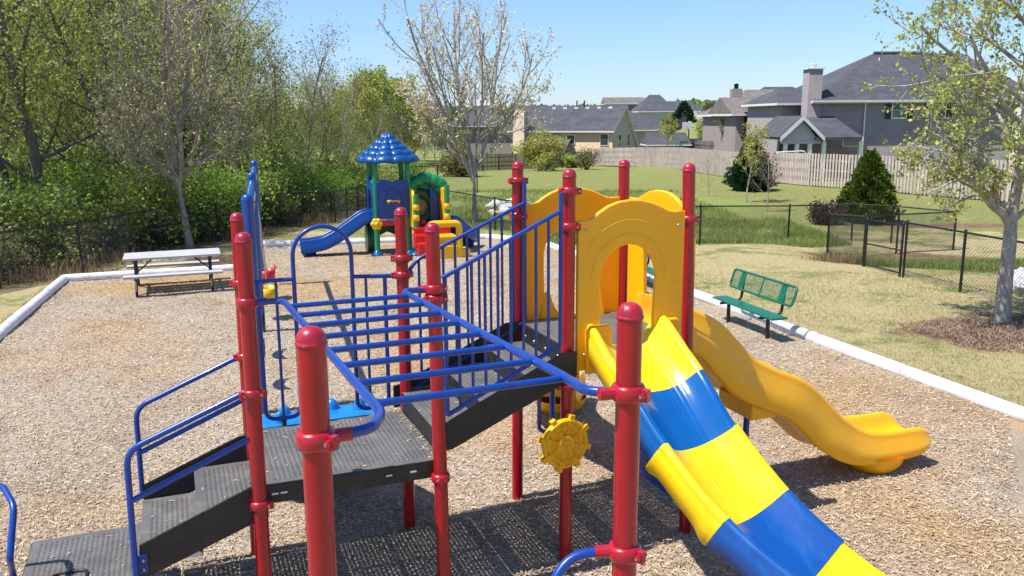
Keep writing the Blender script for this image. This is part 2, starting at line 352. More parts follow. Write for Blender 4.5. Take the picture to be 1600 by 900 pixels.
# ------------------------------------------------------------------ ground, mulch, hills
def ground_mat():
    m = bpy.data.materials.new('lawn'); m.use_nodes = True; nt = m.node_tree; n = nt.nodes; L = nt.links; b = n["Principled BSDF"]
    b.inputs["Roughness"].default_value = .95; b.inputs["Specular IOR Level"].default_value = .1
    g = n.new("ShaderNodeTexCoord")
    def noise(sc, det=6, ro=.6, mp=None):
        t = n.new("ShaderNodeTexNoise"); t.inputs["Scale"].default_value = sc; t.inputs["Detail"].default_value = det; t.inputs["Roughness"].default_value = ro
        if mp:
            q = n.new("ShaderNodeMapping"); q.inputs["Scale"].default_value = mp; L.new(g.outputs["Object"], q.inputs[0]); L.new(q.outputs[0], t.inputs["Vector"])
        else: L.new(g.outputs["Object"], t.inputs["Vector"])
        return t.outputs["Fac"]
    def rng_(s, a, c, lo=0, hi=1):
        r = n.new("ShaderNodeMapRange"); r.interpolation_type = 'SMOOTHSTEP'; L.new(s, r.inputs[0])
        for i, v in enumerate((a, c, lo, hi)): r.inputs[i + 1].default_value = v
        return r.outputs[0]
    def mix(f, a, c):
        x = n.new("ShaderNodeMix"); x.data_type = 'RGBA'; L.new(f, x.inputs[0])
        for s, i in ((a, 6), (c, 7)):
            if isinstance(s, tuple): x.inputs[i].default_value = (*s, 1)
            else: L.new(s, x.inputs[i])
        return x.outputs[2]
    def math_(op, a, c):
        q = n.new("ShaderNodeMath"); q.operation = op
        for s, i in ((a, 0), (c, 1)):
            if isinstance(s, (int, float)): q.inputs[i].default_value = s
            else: L.new(s, q.inputs[i])
        return q.outputs[0]
    straw = mix(rng_(noise(9, 8, .75), .35, .65), (.50, .41, .225), (.37, .31, .15))
    green = mix(rng_(noise(6, 8, .7), .35, .65), (.16, .19, .05), (.27, .26, .10))
    sp = n.new("ShaderNodeSeparateXYZ"); L.new(g.outputs["Object"], sp.inputs[0])
    far = rng_(sp.outputs[1], 23, 36, -.02, .22)
    fac = rng_(math_('ADD', noise(.55, 7, .68), far), .50, .60)
    c = mix(fac, straw, green)
    dirt = mix(rng_(noise(3, 8, .7), .4, .6), (.27, .16, .095), (.15, .10, .07))
    # pine-straw bed under the right-hand tree, bare clay in the ditch, leaf litter in the wood
    def blob(cx, cy, rx, ry, soft=.5):
        x = math_('DIVIDE', math_('SUBTRACT', sp.outputs[0], cx), rx); y = math_('DIVIDE', math_('SUBTRACT', sp.outputs[1], cy), ry)
        d = math_('SQRT', math_('ADD', math_('MULTIPLY', x, x), math_('MULTIPLY', y, y)), 0)
        d = math_('ADD', d, math_('MULTIPLY', math_('SUBTRACT', noise(1.6, 6), .5), 1.1))
        return rng_(d, 1 + soft * .2, 1 - soft * .3)
    for cx, cy, rx, ry in ((8.9, 14.0, 2.3, 1.35), (11.3, 24.2, 3.0, .9), (10.2, 21.4, 1.3, .5), (1.0, 37, 3.5, 2.2), (-7.2, 21.8, 1.3, 1.6), (5.9, 26.8, 1.6, .6), (16, 31, 3, .7), (11.9, 41, 1.1, .8), (8.8, 40, .9, .6)):
        c = mix(blob(cx, cy, rx, ry), c, dirt)
    lush = mix(rng_(noise(4, 8, .7), .35, .65), (.17, .23, .055), (.28, .29, .10))
    for cx, cy, rx, ry in ((5.3, 29.6, 6.0, 3.4), (13.2, 21.3, 3.6, 2.6), (3.0, 40, 9, 6)):
        c = mix(blob(cx, cy, rx, ry), c, lush)
    for cx, cy, rx, ry in ((12.2, 22.6, 1.6, .7), (13.8, 20.6, 1.3, .5), (1.2, 37, 3.2, 1.3), (5.9, 31.5, 1.6, .5)):
        c = mix(blob(cx, cy, rx, ry), c, dirt)
    litter = mix(rng_(noise(2.5, 8, .7), .35, .65), (.17, .115, .068), (.085, .085, .04))
    e = math_('SUBTRACT', math_('MULTIPLY', sp.outputs[0], -1), math_('ADD', 6.9, math_('MULTIPLY', math_('ABSOLUTE', math_('SUBTRACT', sp.outputs[1], 33), 0), .27)))
    e = math_('ADD', e, math_('MULTIPLY', math_('SUBTRACT', noise(.8, 5), .5), 2.5))
    e = math_('MULTIPLY', rng_(e, -.4, .6), rng_(sp.outputs[1], 30, 34, 1, 1))
    c = mix(e, c, litter)
    hill = mix(rng_(noise(.012, 8, .6), .35, .65), (.035, .075, .014), (.075, .115, .028))
    c = mix(rng_(sp.outputs[1], 210, 300), c, hill)
    L.new(c, b.inputs["Base Color"])
    bp = n.new("ShaderNodeBump"); bp.inputs["Distance"].default_value = .05; L.new(noise(14, 9, .8), bp.inputs["Height"]); L.new(bp.outputs[0], b.inputs["Normal"])
    return m
def grow(a, step, lim, k=1.12):
    o = [a]
    while o[-1] < lim: o.append(o[-1] + step); step *= k
    return o
xs = np.array([-q for q in grow(45, 1.2, 2600)][::-1] + list(np.arange(-44.4, 45, .6)) + grow(45, 1.2, 2600))
ys = np.array(list(np.arange(-30, 2, 4)) + list(np.arange(2, 60, .5)) + grow(60, .8, 4200, 1.08))
gx, gy = np.meshgrid(xs, ys); nx, ny = len(xs), len(ys)
gzv = terrain(gx, gy) - .03 * (gy < 20)
gv = np.stack([gx.ravel(), gy.ravel(), gzv.ravel()], 1)
ii = (np.arange(ny - 1)[:, None] * nx + np.arange(nx - 1)[None]).ravel()
struct(fast_mesh('lawn_ground', gv, np.stack([ii, ii + 1, ii + nx + 1, ii + nx], 1), ground_mat(), smooth=True))

KERB = [(-4.2, -1.0), (-8.62, 14.04), (-10.09, 19.02), (-6.6, 20.42), (-7.27, 24.19), (-4.45, 24.7), (-.76, 25.49), (.75, 24.55), (2.47, 19.95), (3.68, 16.86), (6.07, 9.71), (9.4, -1.0)]
def inpoly(x, y, P):
    c = np.zeros(np.shape(x), bool); j = len(P) - 1
    for i in range(len(P)):
        (x1, y1), (x2, y2) = P[i], P[j]
        with np.errstate(divide='ignore', invalid='ignore'):
            c ^= ((y1 > y) != (y2 > y)) & (x < (x2 - x1) * (y - y1) / (y2 - y1) + x1)
        j = i
    return c
def mulch_mat():
    m = mat('wood_mulch', (.46, .385, .30), .95, col2=(.30, .245, .19), scale=26, detail=8, bump=.03, bscale=34, spec=.1)
    n = m.node_tree.nodes; L = m.node_tree.links; b = n["Principled BSDF"]; src = b.inputs["Base Color"].links[0].from_socket
    g = n.new("ShaderNodeTexCoord")
    def tint(sc, lo, hi, col, amt, seed):
        t = n.new("ShaderNodeTexNoise"); t.noise_dimensions = '4D'; t.inputs["W"].default_value = seed; t.inputs["Scale"].default_value = sc; t.inputs["Detail"].default_value = 4
        L.new(g.outputs["Object"], t.inputs["Vector"])
        r = n.new("ShaderNodeMapRange"); r.inputs[1].default_value = lo; r.inputs[2].default_value = hi; r.inputs[4].default_value = amt; L.new(t.outputs["Fac"], r.inputs[0])
        x = n.new("ShaderNodeMix"); x.data_type = 'RGBA'; L.new(r.outputs[0], x.inputs[0]); L.new(src, x.inputs[6]); x.inputs[7].default_value = (*col, 1); return x.outputs[2]
    src = tint(.35, .46, .66, (.42, .27, .125), .85, 3)
    src = tint(1.3, .56, .74, (.25, .125, .06), .7, 9)
    src = tint(.8, .52, .72, (.21, .165, .125), .6, 14)
    src = tint(55, .55, .75, (.10, .075, .06), .8, 5)
    L.new(src, b.inputs["Base Color"]); return m
def undul(x, y): return .012 * np.sin(x * 1.7 + y * .6) * np.sin(y * 1.3 - x * .4) + .008 * np.sin(x * 3.1 + 2) * np.sin(y * 3.7)
mx_ = np.arange(-10.6, 9.6, .1); my_ = np.arange(-1, 25.8, .1)
ax, ay = np.meshgrid(mx_, my_); az = .02 + undul(ax, ay); k = len(mx_)
ii = (np.arange(len(my_) - 1)[:, None] * k + np.arange(k - 1)[None]).ravel()
ok = inpoly(ax.ravel()[ii] + .05, ay.ravel()[ii] + .05, KERB); ii = ii[ok]
struct(fast_mesh('mulch_ground', np.stack([ax.ravel(), ay.ravel(), az.ravel()], 1), np.stack([ii, ii + 1, ii + k + 1, ii + k], 1), mulch_mat(), smooth=True))
# loose wood chips lying on the mulch
N = 270000
cy = 3.2 + 21 * rng.random(N) ** 1.9; cx = (rng.random(N) * 1.5 - .78) * (cy * .72 + 1.2)
cx = np.where(rng.random(N) < .0, cx, cx); okc = inpoly(cx, cy, KERB); cx, cy = cx[okc], cy[okc]; N = len(cx)
ln = rng.gamma(2.6, .0072, N) + .008; ln *= np.where(rng.random(N) < .05, 2.1, 1.) * (1 + .02 * cy); wd = .004 + .007 * rng.random(N) * (1 + .03 * cy); an = rng.random(N) * math.pi; ti = (rng.random(N) - .5) * .7
dx = np.stack([np.cos(an) * np.cos(ti), np.sin(an) * np.cos(ti), np.sin(ti)], 1); roll = (rng.random(N) - .5) * 1.6
sy = np.stack([-np.sin(an) * np.cos(roll), np.cos(an) * np.cos(roll), np.sin(roll)], 1)
c0 = np.stack([cx, cy, .026 + undul(cx, cy) + .012 * rng.random(N)], 1)
for k_, (u_, v_, zz) in enumerate([(rng.uniform(.05, 1.28), rng.uniform(.03, 1.18), 1.118) for _ in range(46)] + [(1.28 - abs(rng.normal(0, .03)), rng.uniform(.05, 1.15), 1.118) for _ in range(34)] + [(rng.uniform(-.4, 0), rng.uniform(.1, 1.1), .868) for _ in range(10)] + [(rng.uniform(-.78, -.42), rng.uniform(.1, 1.1), .668) for _ in range(9)] + [(rng.uniform(-1.5, -.82), rng.uniform(.1, 1.1), .458) for _ in range(16)] + [(1.31 + .385 * k3 + rng.uniform(.0, .36), rng.uniform(.2, 1.2), (1.278, 1.433, 1.593)[k3]) for k3 in (0, 1, 2) for _ in range(9)]):
    c0[k_] = (-1.724 + u_ * math.cos(TH) - v_ * math.sin(TH), 5.465 + u_ * math.sin(TH) + v_ * math.cos(TH), zz + .003); dx[k_, 2] *= .15; sy[k_, 2] *= .15
bend = np.zeros((N, 3)); bend[:, 2] = .006 * rng.random(N)
P = [c0 - dx * ln[:, None] / 2 - sy * wd[:, None] / 2, c0 - dx * ln[:, None] / 2 + sy * wd[:, None] / 2, c0 + bend + sy * wd[:, None] / 2, c0 + bend - sy * wd[:, None] / 2,
     c0 + dx * ln[:, None] / 2 + sy * wd[:, None] * .35, c0 + dx * ln[:, None] / 2 - sy * wd[:, None] * .35]
V = np.stack(P, 1).reshape(-1, 3); b6 = np.arange(N) * 6
Fq = np.concatenate([np.stack([b6, b6 + 3, b6 + 2, b6 + 1], 1), np.stack([b6 + 3, b6 + 5, b6 + 4, b6 + 2], 1)])
chipm = mat('wood_chip', (.49, .395, .29), .9, col2=(.45, .325, .195), scale=.35, island=.55, hue=.018, spec=.15)
stuff(fast_mesh('wood_chips', V, Fq, chipm), 'loose tan wood chips scattered over the play area', 'wood chips')

# white border pipes
def border(pts, label):
    m = MB()
    for a, b in zip(pts[:-1], pts[1:]):
        a, b = np.array(a), np.array(b); L_ = np.linalg.norm(b - a); k = max(1, round(L_ / 1.9))
        for i in range(k):
            p, q = a + (b - a) * i / k, a + (b - a) * (i + 1) / k; d = (q - p) / np.linalg.norm(q - p); lift = random.uniform(-.008, .008)
            m.tube([(*(p + d * .004), .07 + lift), (*(q - d * .004), .07 + lift + random.uniform(-.008, .008))], .10, 14)
    for q in pts[1:-1]: m.lathe([(0, -.10), (.051, -.088), (.088, -.051), (.102, 0), (.088, .051), (.051, .088), (0, .102)], (*q, .072), 14)
    tag(m.build('border_pipe', M['white']), label, 'border edging', 'white play area border')
border(KERB[0:3], 'white border pipe along the left edge of the mulch')
border(KERB[2:5], 'white border pipe passing behind the picnic table')
border(KERB[4:8], 'white border pipe behind the small play tower')
border(KERB[7:], 'long white border pipe running under the two green benches')

# ------------------------------------------------------------------ main play structure (local frame u, w, z)
PS = thing('play_structure', 'large red blue and yellow climbing frame with slides in the foreground', 'play structure', (-1.724, 5.465, 0), TH)
ROT = Matrix.Rotation(-TH, 3, 'Z')
PR = .0508
POSTS = dict(P1=(0, -2.826, 2.888, .003, -.006), P2=(1.243, -2.811, 2.862, .003, -.004), P3=(0, 0, 2.869, .002, -.011), P4=(1.27, .002, 2.867, -.010, .018),
             P5=(2.385, .183, 3.198, .010, -.006), P6=(2.424, 1.371, 3.201, .028, .010), P7=(3.57, 1.408, 3.187, -.027, 0), P8=(3.512, .206, 3.211, -.042, .029),
             P9=(.046, 1.221, 2.873, .007, -.016), P10=(1.335, 1.222, 2.857, .012, .005))
PO = {}
def post_at(n, z):
    u, v, zt, dt, db = POSTS[n]; d = ROT @ Vector((db + (dt - db) * z / zt, 0, 0)); return Vector((u + d.x, v + d.y, z))
def clamp(n, z, dirs, r=PR):
    c = post_at(n, z); m = MB()
    m.lathe([(r, -.034), (r + .012, -.032), (r + .019, -.018), (r + .02, 0), (r + .019, .018), (r + .012, .032), (r, .034)], c, 24)
    for d in dirs:
        d = Vector(d).normalized(); s = d.cross(Vector((0, 0, 1)))
        a = c + d * (r + .024); m.box(a, (.036, .03, .05), rot=Matrix((d, s, Vector((0, 0, 1)))).transposed())
        m.tube([a - s * .03, a + s * .03], .016, 10)
        m.tube([a - s * .034, a + s * .034], .007, 6, mi=1)
    m.build('clamp', [M['red_clamp'], M['steel']], PO[n])
for n, (u, v, zt, dt, db) in POSTS.items():
    a, b = post_at(n, -.1), post_at(n, zt - .052); m = MB(); m.tube([a, post_at(n, .6), post_at(n, 1.4), b], PR, 28)
    o = m.build('post', M['red'], PS); PO[n] = o
    m = MB(); q = PR + .0015
    m.lathe([(q, -.012), (q + .003, -.010), (q + .003, -.002), (q, 0), (q * .995, .008), (q * .93, .024), (q * .78, .038), (q * .55, .048), (q * .28, .053), (0, .055)], b, 28); m.build('cap', M['red_cap'], o)

# perforated decks
def perf(u0, u1, w0, w1, z, name, m, parent, pitch=.0355, rad=.0064, edge=.05, thick=.004, frame=None, groups=True):
    nu = max(1, int((u1 - u0 - 2 * edge) / pitch)); nw = max(1, int((w1 - w0 - 2 * edge) / pitch))
    eu = (u1 - u0 - nu * pitch) / 2; ew = (w1 - w0 - nw * pitch) / 2
    base = [(-.5, -.5), (0, -.5), (.5, -.5), (.5, 0), (.5, .5), (0, .5), (-.5, .5), (-.5, 0)]
    hol = [(rad / pitch * x, rad / pitch * y) for x, y in ((-.7071, -.7071), (0, -1), (.7071, -.7071), (1, 0), (.7071, .7071), (0, 1), (-.7071, .7071), (-1, 0))]
    I, J = np.meshgrid(np.arange(nu), np.arange(nw), indexing='ij'); I = I.ravel(); J = J.ravel()
    solid = ((I % 12) == 11) if groups else np.zeros(len(I), bool)
    hs = np.where(solid[:, None], .02, 1.0)
    cu = u0 + eu + (I + .5) * pitch; cw = w0 + ew + (J + .5) * pitch
    B = np.array(base) * pitch; Hh = np.array(hol) * pitch
    vu = np.concatenate([cu[:, None] + B[:, 0], cu[:, None] + Hh[:, 0] * hs, cu[:, None] + Hh[:, 0] * hs], 1); vw = np.concatenate([cw[:, None] + B[:, 1], cw[:, None] + Hh[:, 1] * hs, cw[:, None] + Hh[:, 1] * hs], 1)
    vz = np.full_like(vu, z); vz[:, 16:] = z - thick
    V = np.stack([vu, vw, vz], 2).reshape(-1, 3); n0 = np.arange(len(I))[:, None] * 24; kk = np.arange(8); k2 = (kk + 1) % 8
    Fq = np.concatenate([np.stack([n0 + kk, n0 + k2, n0 + 8 + k2, n0 + 8 + kk], 2).reshape(-1, 4), np.stack([n0 + 8 + kk, n0 + 8 + k2, n0 + 16 + k2, n0 + 16 + kk], 2).reshape(-1, 4)])
    a, b, c, d = u0 + eu, u1 - eu, w0 + ew, w1 - ew
    fr = [(u0, w0, z), (u1, w0, z), (u1, w1, z), (u0, w1, z), (a, c, z), (b, c, z), (b, d, z), (a, d, z)]; o = len(V)
    V = np.vstack([V, np.array(fr)]); Fq = np.vstack([Fq, o + np.array([(0, 1, 5, 4), (1, 2, 6, 5), (2, 3, 7, 6), (3, 0, 4, 7)])])
    if frame is not None: V = np.array([frame(*q) for q in V])
    return fast_mesh(name, V, Fq, m, parent)
def deck(u0, u1, w0, w1, z, h):
    o = perf(u0, u1, w0, w1, z, 'deck', M['deck'], PS); m = MB(); t = .012
    for a, b in (((u0, w0), (u1, w0)), ((u1, w0), (u1, w1)), ((u1, w1), (u0, w1)), ((u0, w1), (u0, w0))):
        m.bar((*a, z - .003 - h / 2), (*b, z - .003 - h / 2), t, h)
    m.bar((u0 + .03, (w0 + w1) / 2, z - .06), (u1 - .03, (w0 + w1) / 2, z - .06), .03, .08)
    m.build('deck_skirt', M['vinyl'], o); return o
D1 = 1.115; D2 = 1.75
d1 = deck(.05, 1.29, .03, 1.19, D1, .13)
for u in (.10, .16, .90, 1.08): m = MB(); m.box((u, .0215, D1 - .065), (.045, .004, .012)); m.build('slot', M['trim'], d1)
d2 = deck(2.47, 3.5, .2, 1.38, D2, .11)
# lower stair
for z, a, b in ((.865, -.41, .04), (.665, -.80, -.39)):
    t = perf(a, b, .07, 1.17, z, 'tread', M['deck'], PS); m = MB(); m.box(((a + .006), .62, z - .09), (.012, 1.09, .17)); m.build('riser', M['vinyl'], t)
t = perf(-1.58, -.80, .05, 1.2, .455, 'landing', M['deck'], PS); m = MB()
for p, q in (((-1.58, .05), (-.8, .05)), ((-.8, .05), (-.8, 1.2)), ((-.8, 1.2), (-1.58, 1.2)), ((-1.58, 1.2), (-1.58, .05))): m.bar((*p, .36), (*q, .36), .014, .18)
for p in ((-1.5, .15), (-1.5, 1.1)): m.tube([(*p, 0), (*p, .36)], .025, 10)
m.build('landing_skirt', M['vinyl'], t)
m = MB(); m.tube([(-1.39, .34, .458), (-1.39, .58, .46), (-1.16, .58, .46), (-1.16, .34, .458)], .014, 8, .06, closed=True); m.build('hand_hold', M['blackiron'], t)
def stringer(w, pts, t=.018, parent=PS):
    m = MB(); n = len(pts); vs = [(u, w - t / 2, z) for u, z in pts] + [(u, w + t / 2, z) for u, z in pts]
    fs = [tuple(range(n)), tuple(range(2 * n - 1, n - 1, -1))] + [(i, i + n, (i + 1) % n + n, (i + 1) % n) for i in range(n)]
    m.add(vs, fs); return m.build('stringer', M['vinyl'], parent)
for w_, dz in ((.045, .03), (1.2, -.02)):
    s_ = stringer(w_, [(.05, 1.10 + dz), (-.05, 1.09 + dz), (-.78, .80 + dz), (-.80, .56 + dz), (-.66, .60 + dz), (.05, .86 + dz)])
m = MB(); m.box((-.775, .03, .70), (.075, .012, .13)); br_ = m.build('bracket', M['navy'], PS)
[MB().lathe([(.012, 0), (.012, .008), (0, .01)], (-.765, .022, z), 8, axis=(0, -1, 0)).build('bolt', M['steel'], br_) for z in (.665, .73)]
def rail(name, paths, r=.0165, fillet=.07, parent=PS, m=None, seg=10):
    b = MB()
    for p in paths: b.tube(p, r, seg, fillet)
    return b.build(name, m or M['navy'], parent)
RR = .0205
rail('handrail', [[(-.04, .0, 1.81), (-.80, 0, 1.505), (-.815, 0, .62)], [(-.05, 0, 1.475), (-.80, 0, 1.165)]], RR, .1)
rail('handrail', [[(.02, 1.225, 1.735), (-.79, 1.225, 1.40), (-.80, 1.225, .66)], [(.02, 1.225, 1.37), (-.79, 1.225, 1.035)]], RR, .1)
# upper stair
for k, z in enumerate((1.275, 1.43, 1.59)):
    a = 1.30 + k * .385; t = perf(a, a + .395, .12, 1.27, z, 'tread', M['deck'], PS)
    m = MB(); m.box((a + .006, .695, z - .085), (.012, 1.14, .16)); m.build('riser', M['vinyl'], t)
m = MB(); m.box((2.46, .76, D2 - .1), (.014, 1.1, .19)); r_ = m.build('riser', M['vinyl'], PS)
[MB().lathe([(.016, 0), (.016, .008), (0, .011)], (2.452, y, D2 - .1), 8, axis=(-1, 0, 0)).build('bolt', M['steel'], r_) for y in (.3, .5, .75, 1.0, 1.2)]
for w_, dz in ((.085, 0), (1.285, -.03)):
    stringer(w_, [(1.25, 1.335 + dz), (1.33, 1.355 + dz), (2.30, 1.80 + dz), (2.42, 1.80 + dz), (2.42, 1.60 + dz), (1.40, 1.155 + dz), (1.25, 1.145 + dz)])
def barrier(w, u0, u1, zt0, zt1, zb0, zb1, zup, n, bend):
    P = [[(u0, w, zb0), (u0, w, zt0)] + ([] if not bend else []), [(u1, w, zb1), (u1, w, zup)], [(u0, w, zb0), (u1, w, zb1)]]
    top = [(u0, w, zb0 + .3), (u0, w, zt0 - bend), (u0 + bend * 1.1, w, zt0 + bend * .45), (u1, w, zt1)]
    o = rail('stair_barrier', [P[1], P[2]] + ([top] if bend else [[(u0, w, zb0), (u0, w, zt0)], [(u0 - .02, w, zt0), (u1, w, zt1)]]) + ([[(u0, w, zb0), (u0, w, zt0 - bend)]] if bend else []), .0175, .07)
    m = MB()
    for k in range(1, n + 1):
        f = k / (n + 1); u = u0 + (u1 - u0) * f; m.tube([(u, w, zb0 + (zb1 - zb0) * f), (u, w, zt0 + (zt1 - zt0) * f)], .0125, 8); m.build('picket', M['navy'], o); m = MB()
    return o
barrier(.09, 1.37, 2.285, 2.455, 2.895, 1.42, 1.865, 3.03, 8, 0)
barrier(1.29, 1.40, 2.485, 2.36, 2.84, 1.25, 1.76, 3.03, 9, .08)
# back barrier of lower deck with arch
w_ = 1.25
a0 = .693; ar = .235
arch = [(a0 - ar, w_, 1.2), (a0 - ar, w_, 2.46)] + [(a0 - ar * math.cos(t), w_, 2.50 + .23 * math.sin(t)) for t in np.linspace(.12, math.pi - .12, 14)] + [(a0 + ar, w_, 2.46), (a0 + ar, w_, 1.2)]
b_ = rail('arch_barrier', [arch, [(.08, w_, 2.315), (a0 - ar, w_, 2.315)], [(a0 + ar, w_, 2.30), (1.30, w_, 2.28)],
      [(.175, w_, 2.31), (.175, w_, 1.16), (a0 - ar, w_, 1.16), (a0 - ar, w_, 1.5)], [(a0 + ar, w_, 1.6), (a0 + ar, w_, 1.15), (1.2, w_, 1.15), (1.2, w_, 2.28)]], .0175, .09)
for u, z in ((.315, 2.31), (1.04, 2.29)):
    m = MB(); m.tube([(u, w_, 1.15), (u, w_, z)], .0125, 8); m.build('picket', M['navy'], b_)
m = MB(); m.tube([(.315, w_, 1.16), (.315, w_ - .02, 1.10)], .018, 8); m.build('foot', M['blackiron'], b_)
# overhead ladder
zf, zn = 2.40, 2.475
def lz(w): return zf + (zn - zf) * (-w) / 2.75
def lr(u, w): return (u, w, lz(w))
lad = rail('overhead_ladder', [[(.06, -.02, 2.41), (.225, -.03, 2.41), lr(.235, -.2), lr(.285, -2.62), (.2, -2.81, 2.487), (.06, -2.825, 2.487)],
      [(1.21, .0, 2.40), (1.03, -.01, 2.405), lr(1.04, -.16), lr(1.135, -2.42), (1.10, -2.72, 2.49), (1.19, -2.80, 2.495)]], .021, .12)
for k in range(8):
    w1 = -.21 - .325 * k; m = MB(); f = (-w1) / 2.7
    m.tube([lr(.237 + .047 * f, w1), lr(1.04 + .09 * f, w1 + .02)], .0165, 10); m.build('rung', M['navy'], lad)
for n, z, d in (('P1', 2.487, (1, 0, 0)), ('P2', 2.495, (-1, .12, 0)), ('P3', 2.41, (1, -.12, 0)), ('P4', 2.40, (-1, 0, 0))):
    c = post_at(n, z); d = Vector(d).normalized(); m = MB(); m.tube([c + d * .05, c + d * .125], .026, 12); m.build('sleeve', M['red_clamp'], lad)
clamp('P1', 2.487, [(.6, -.8, 0)]); clamp('P2', 2.495, [(.5, -.85, 0)]); clamp('P3', 2.41, [(-.2, 1, 0)]); clamp('P4', 2.40, [(1, .1, 0), (-1, .3, 0)])
clamp('P4', 2.33, [(1, -.2, 0), (-1, -.5, 0)])
clamp('P3', 1.79, [(1, -.6, 0), (-1, -.4, 0)]); clamp('P3', 1.0, [(1, -.5, 0)]); clamp('P4', .985, [(-.2, -1, 0)])
clamp('P9', 2.315, [(-1, .2, 0)]); clamp('P9', 1.72, [(-1, 0, 0)]); clamp('P10', 2.43, [(-1, .3, 0), (1, .2, 0)]); clamp('P10', 2.29, [(-1, 0, 0), (1, .2, 0)])
clamp('P5', 3.03, [(-1, -.3, 0), (1, -.3, 0)]); clamp('P5', 2.76, [(.8, -.6, 0)]); clamp('P5', 1.5, [(-1, 0, 0), (1, -.2, 0)])
clamp('P6', 3.03, [(-1, -.3, 0), (1, -.3, 0)]); clamp('P6', 2.72, [(.6, -.8, 0)]); clamp('P8', 2.76, [(1, -.2, 0)]); clamp('P7', 2.70, [(1, 0, 0)])
clamp('P2', 1.80, [(.5, -.85, 0)])
rail('step_loop', [[(1.18, -2.78, 1.80), (1.02, -2.74, 1.79), (.90, -2.78, 1.66), (.86, -2.8, .4), (.9, -2.8, 0)]], .021, .1)
m = MB(); c = post_at('P2', 1.80); m.tube([c + Vector((-.05, .02, 0)), c + Vector((-.115, .045, -.002))], .026, 12); m.build('sleeve', M['red_clamp'], PO['P2'])

# enclosure panels with an arched opening
def panel(o, ax, width, out, label=None):
    o = Vector(o); ax = Vector(ax).normalized(); out = Vector(out).normalized()
    fr = lambda a, b, t: o + ax * a + Vector((0, 0, b)) + out * t
    W_ = width; s = W_ / .97
    top = [(0, 2.805), (.10 * s, 2.815), (.13 * s, 2.825), (.19 * s, 2.868), (.27 * s, 2.912), (.36 * s, 2.94), (.46 * s, 2.95), (.56 * s, 2.945), (.66 * s, 2.922), (.75 * s, 2.885), (.81 * s, 2.855), (.86 * s, 2.845), (W_, 2.845)]
    cx, r, zc = .455 * s, .255 * s, 2.335
    inner = [(.705 * s, 1.62), (.695 * s, 2.0), (.705 * s, 2.2)] + [(cx + r * math.cos(t), zc + .265 * math.sin(t)) for t in np.linspace(0, math.pi, 18)] + [(.20 * s, 2.2), (.205 * s, 2.0), (.20 * s, 1.62)]
    out_ = [(0, 1.62)] + top + [(W_, 1.62)] + inner
    p = poly_plate('enclosure_panel', out_, .045, fr, M['yellow'], PS, .011)
    m = MB()   # moulded relief: arch bands and blocks
    q = [fr(cx + .335 * s * math.cos(t), zc + .335 * math.sin(t) + .015, .040) for t in np.linspace(-.1, math.pi + .1, 26)]; m.tube(q, .009, 8)
    q = [fr(cx + .43 * s * math.cos(t), zc + .44 * math.sin(t) + .02, .040) for t in np.linspace(.5, math.pi - .5, 20)]; m.tube(q, .008, 8)
    m.build('relief', M['yellow'], p)
    m = MB(); [MB().lathe([(.013, 0), (.012, .006), (0, .008)], fr(a, b, .045), 10, axis=out).build('bolt', M['steel'], p) for a, b in ((.06, 2.73), (W_ - .06, 2.73), (.06, 1.75), (W_ - .06, 1.75))]
    return p
panel((2.45, .175, 0), (1, 0, 0), .945, (0, -1, 0))
panel((2.52, 1.40, 0), (1, 0, 0), .99, (0, 1, 0))
panel((3.555, .27, 0), (0, 1, 0), 1.07, (1, 0, 0))
def hood(o, ax, out, spans):
    o = Vector(o); ax = Vector(ax); out = Vector(out); fr = lambda a, b, t: o + ax * a + Vector((0, 0, b)) + out * t
    for a0, a1 in spans:
        pl = poly_plate('slide_hood', [(a0, 1.60), (a1, 1.60), (a1, 1.95), (a1 - .03, 1.985), (a0 + .03, 1.985), (a0, 1.95)], .05, fr, M['yellow'], PS, .014)
        [MB().lathe([(.014, 0), (.013, .006), (0, .008)], fr((a0 + a1) / 2 - .03, b, .05), 10, axis=out).build('bolt', M['steel'], pl) for b in (1.68, 1.86)]
hood((2.45, .127, 0), (1, 0, 0), (0, -1, 0), ((.06, .28), (.745, .90)))
hood((3.60, .27, 0), (0, 1, 0), (1, 0, 0), ((.12, .27), (.78, .95)))
hood((2.52, 1.446, 0), (1, 0, 0), (0, 1, 0), ((.12, .27), (.78, .95)))

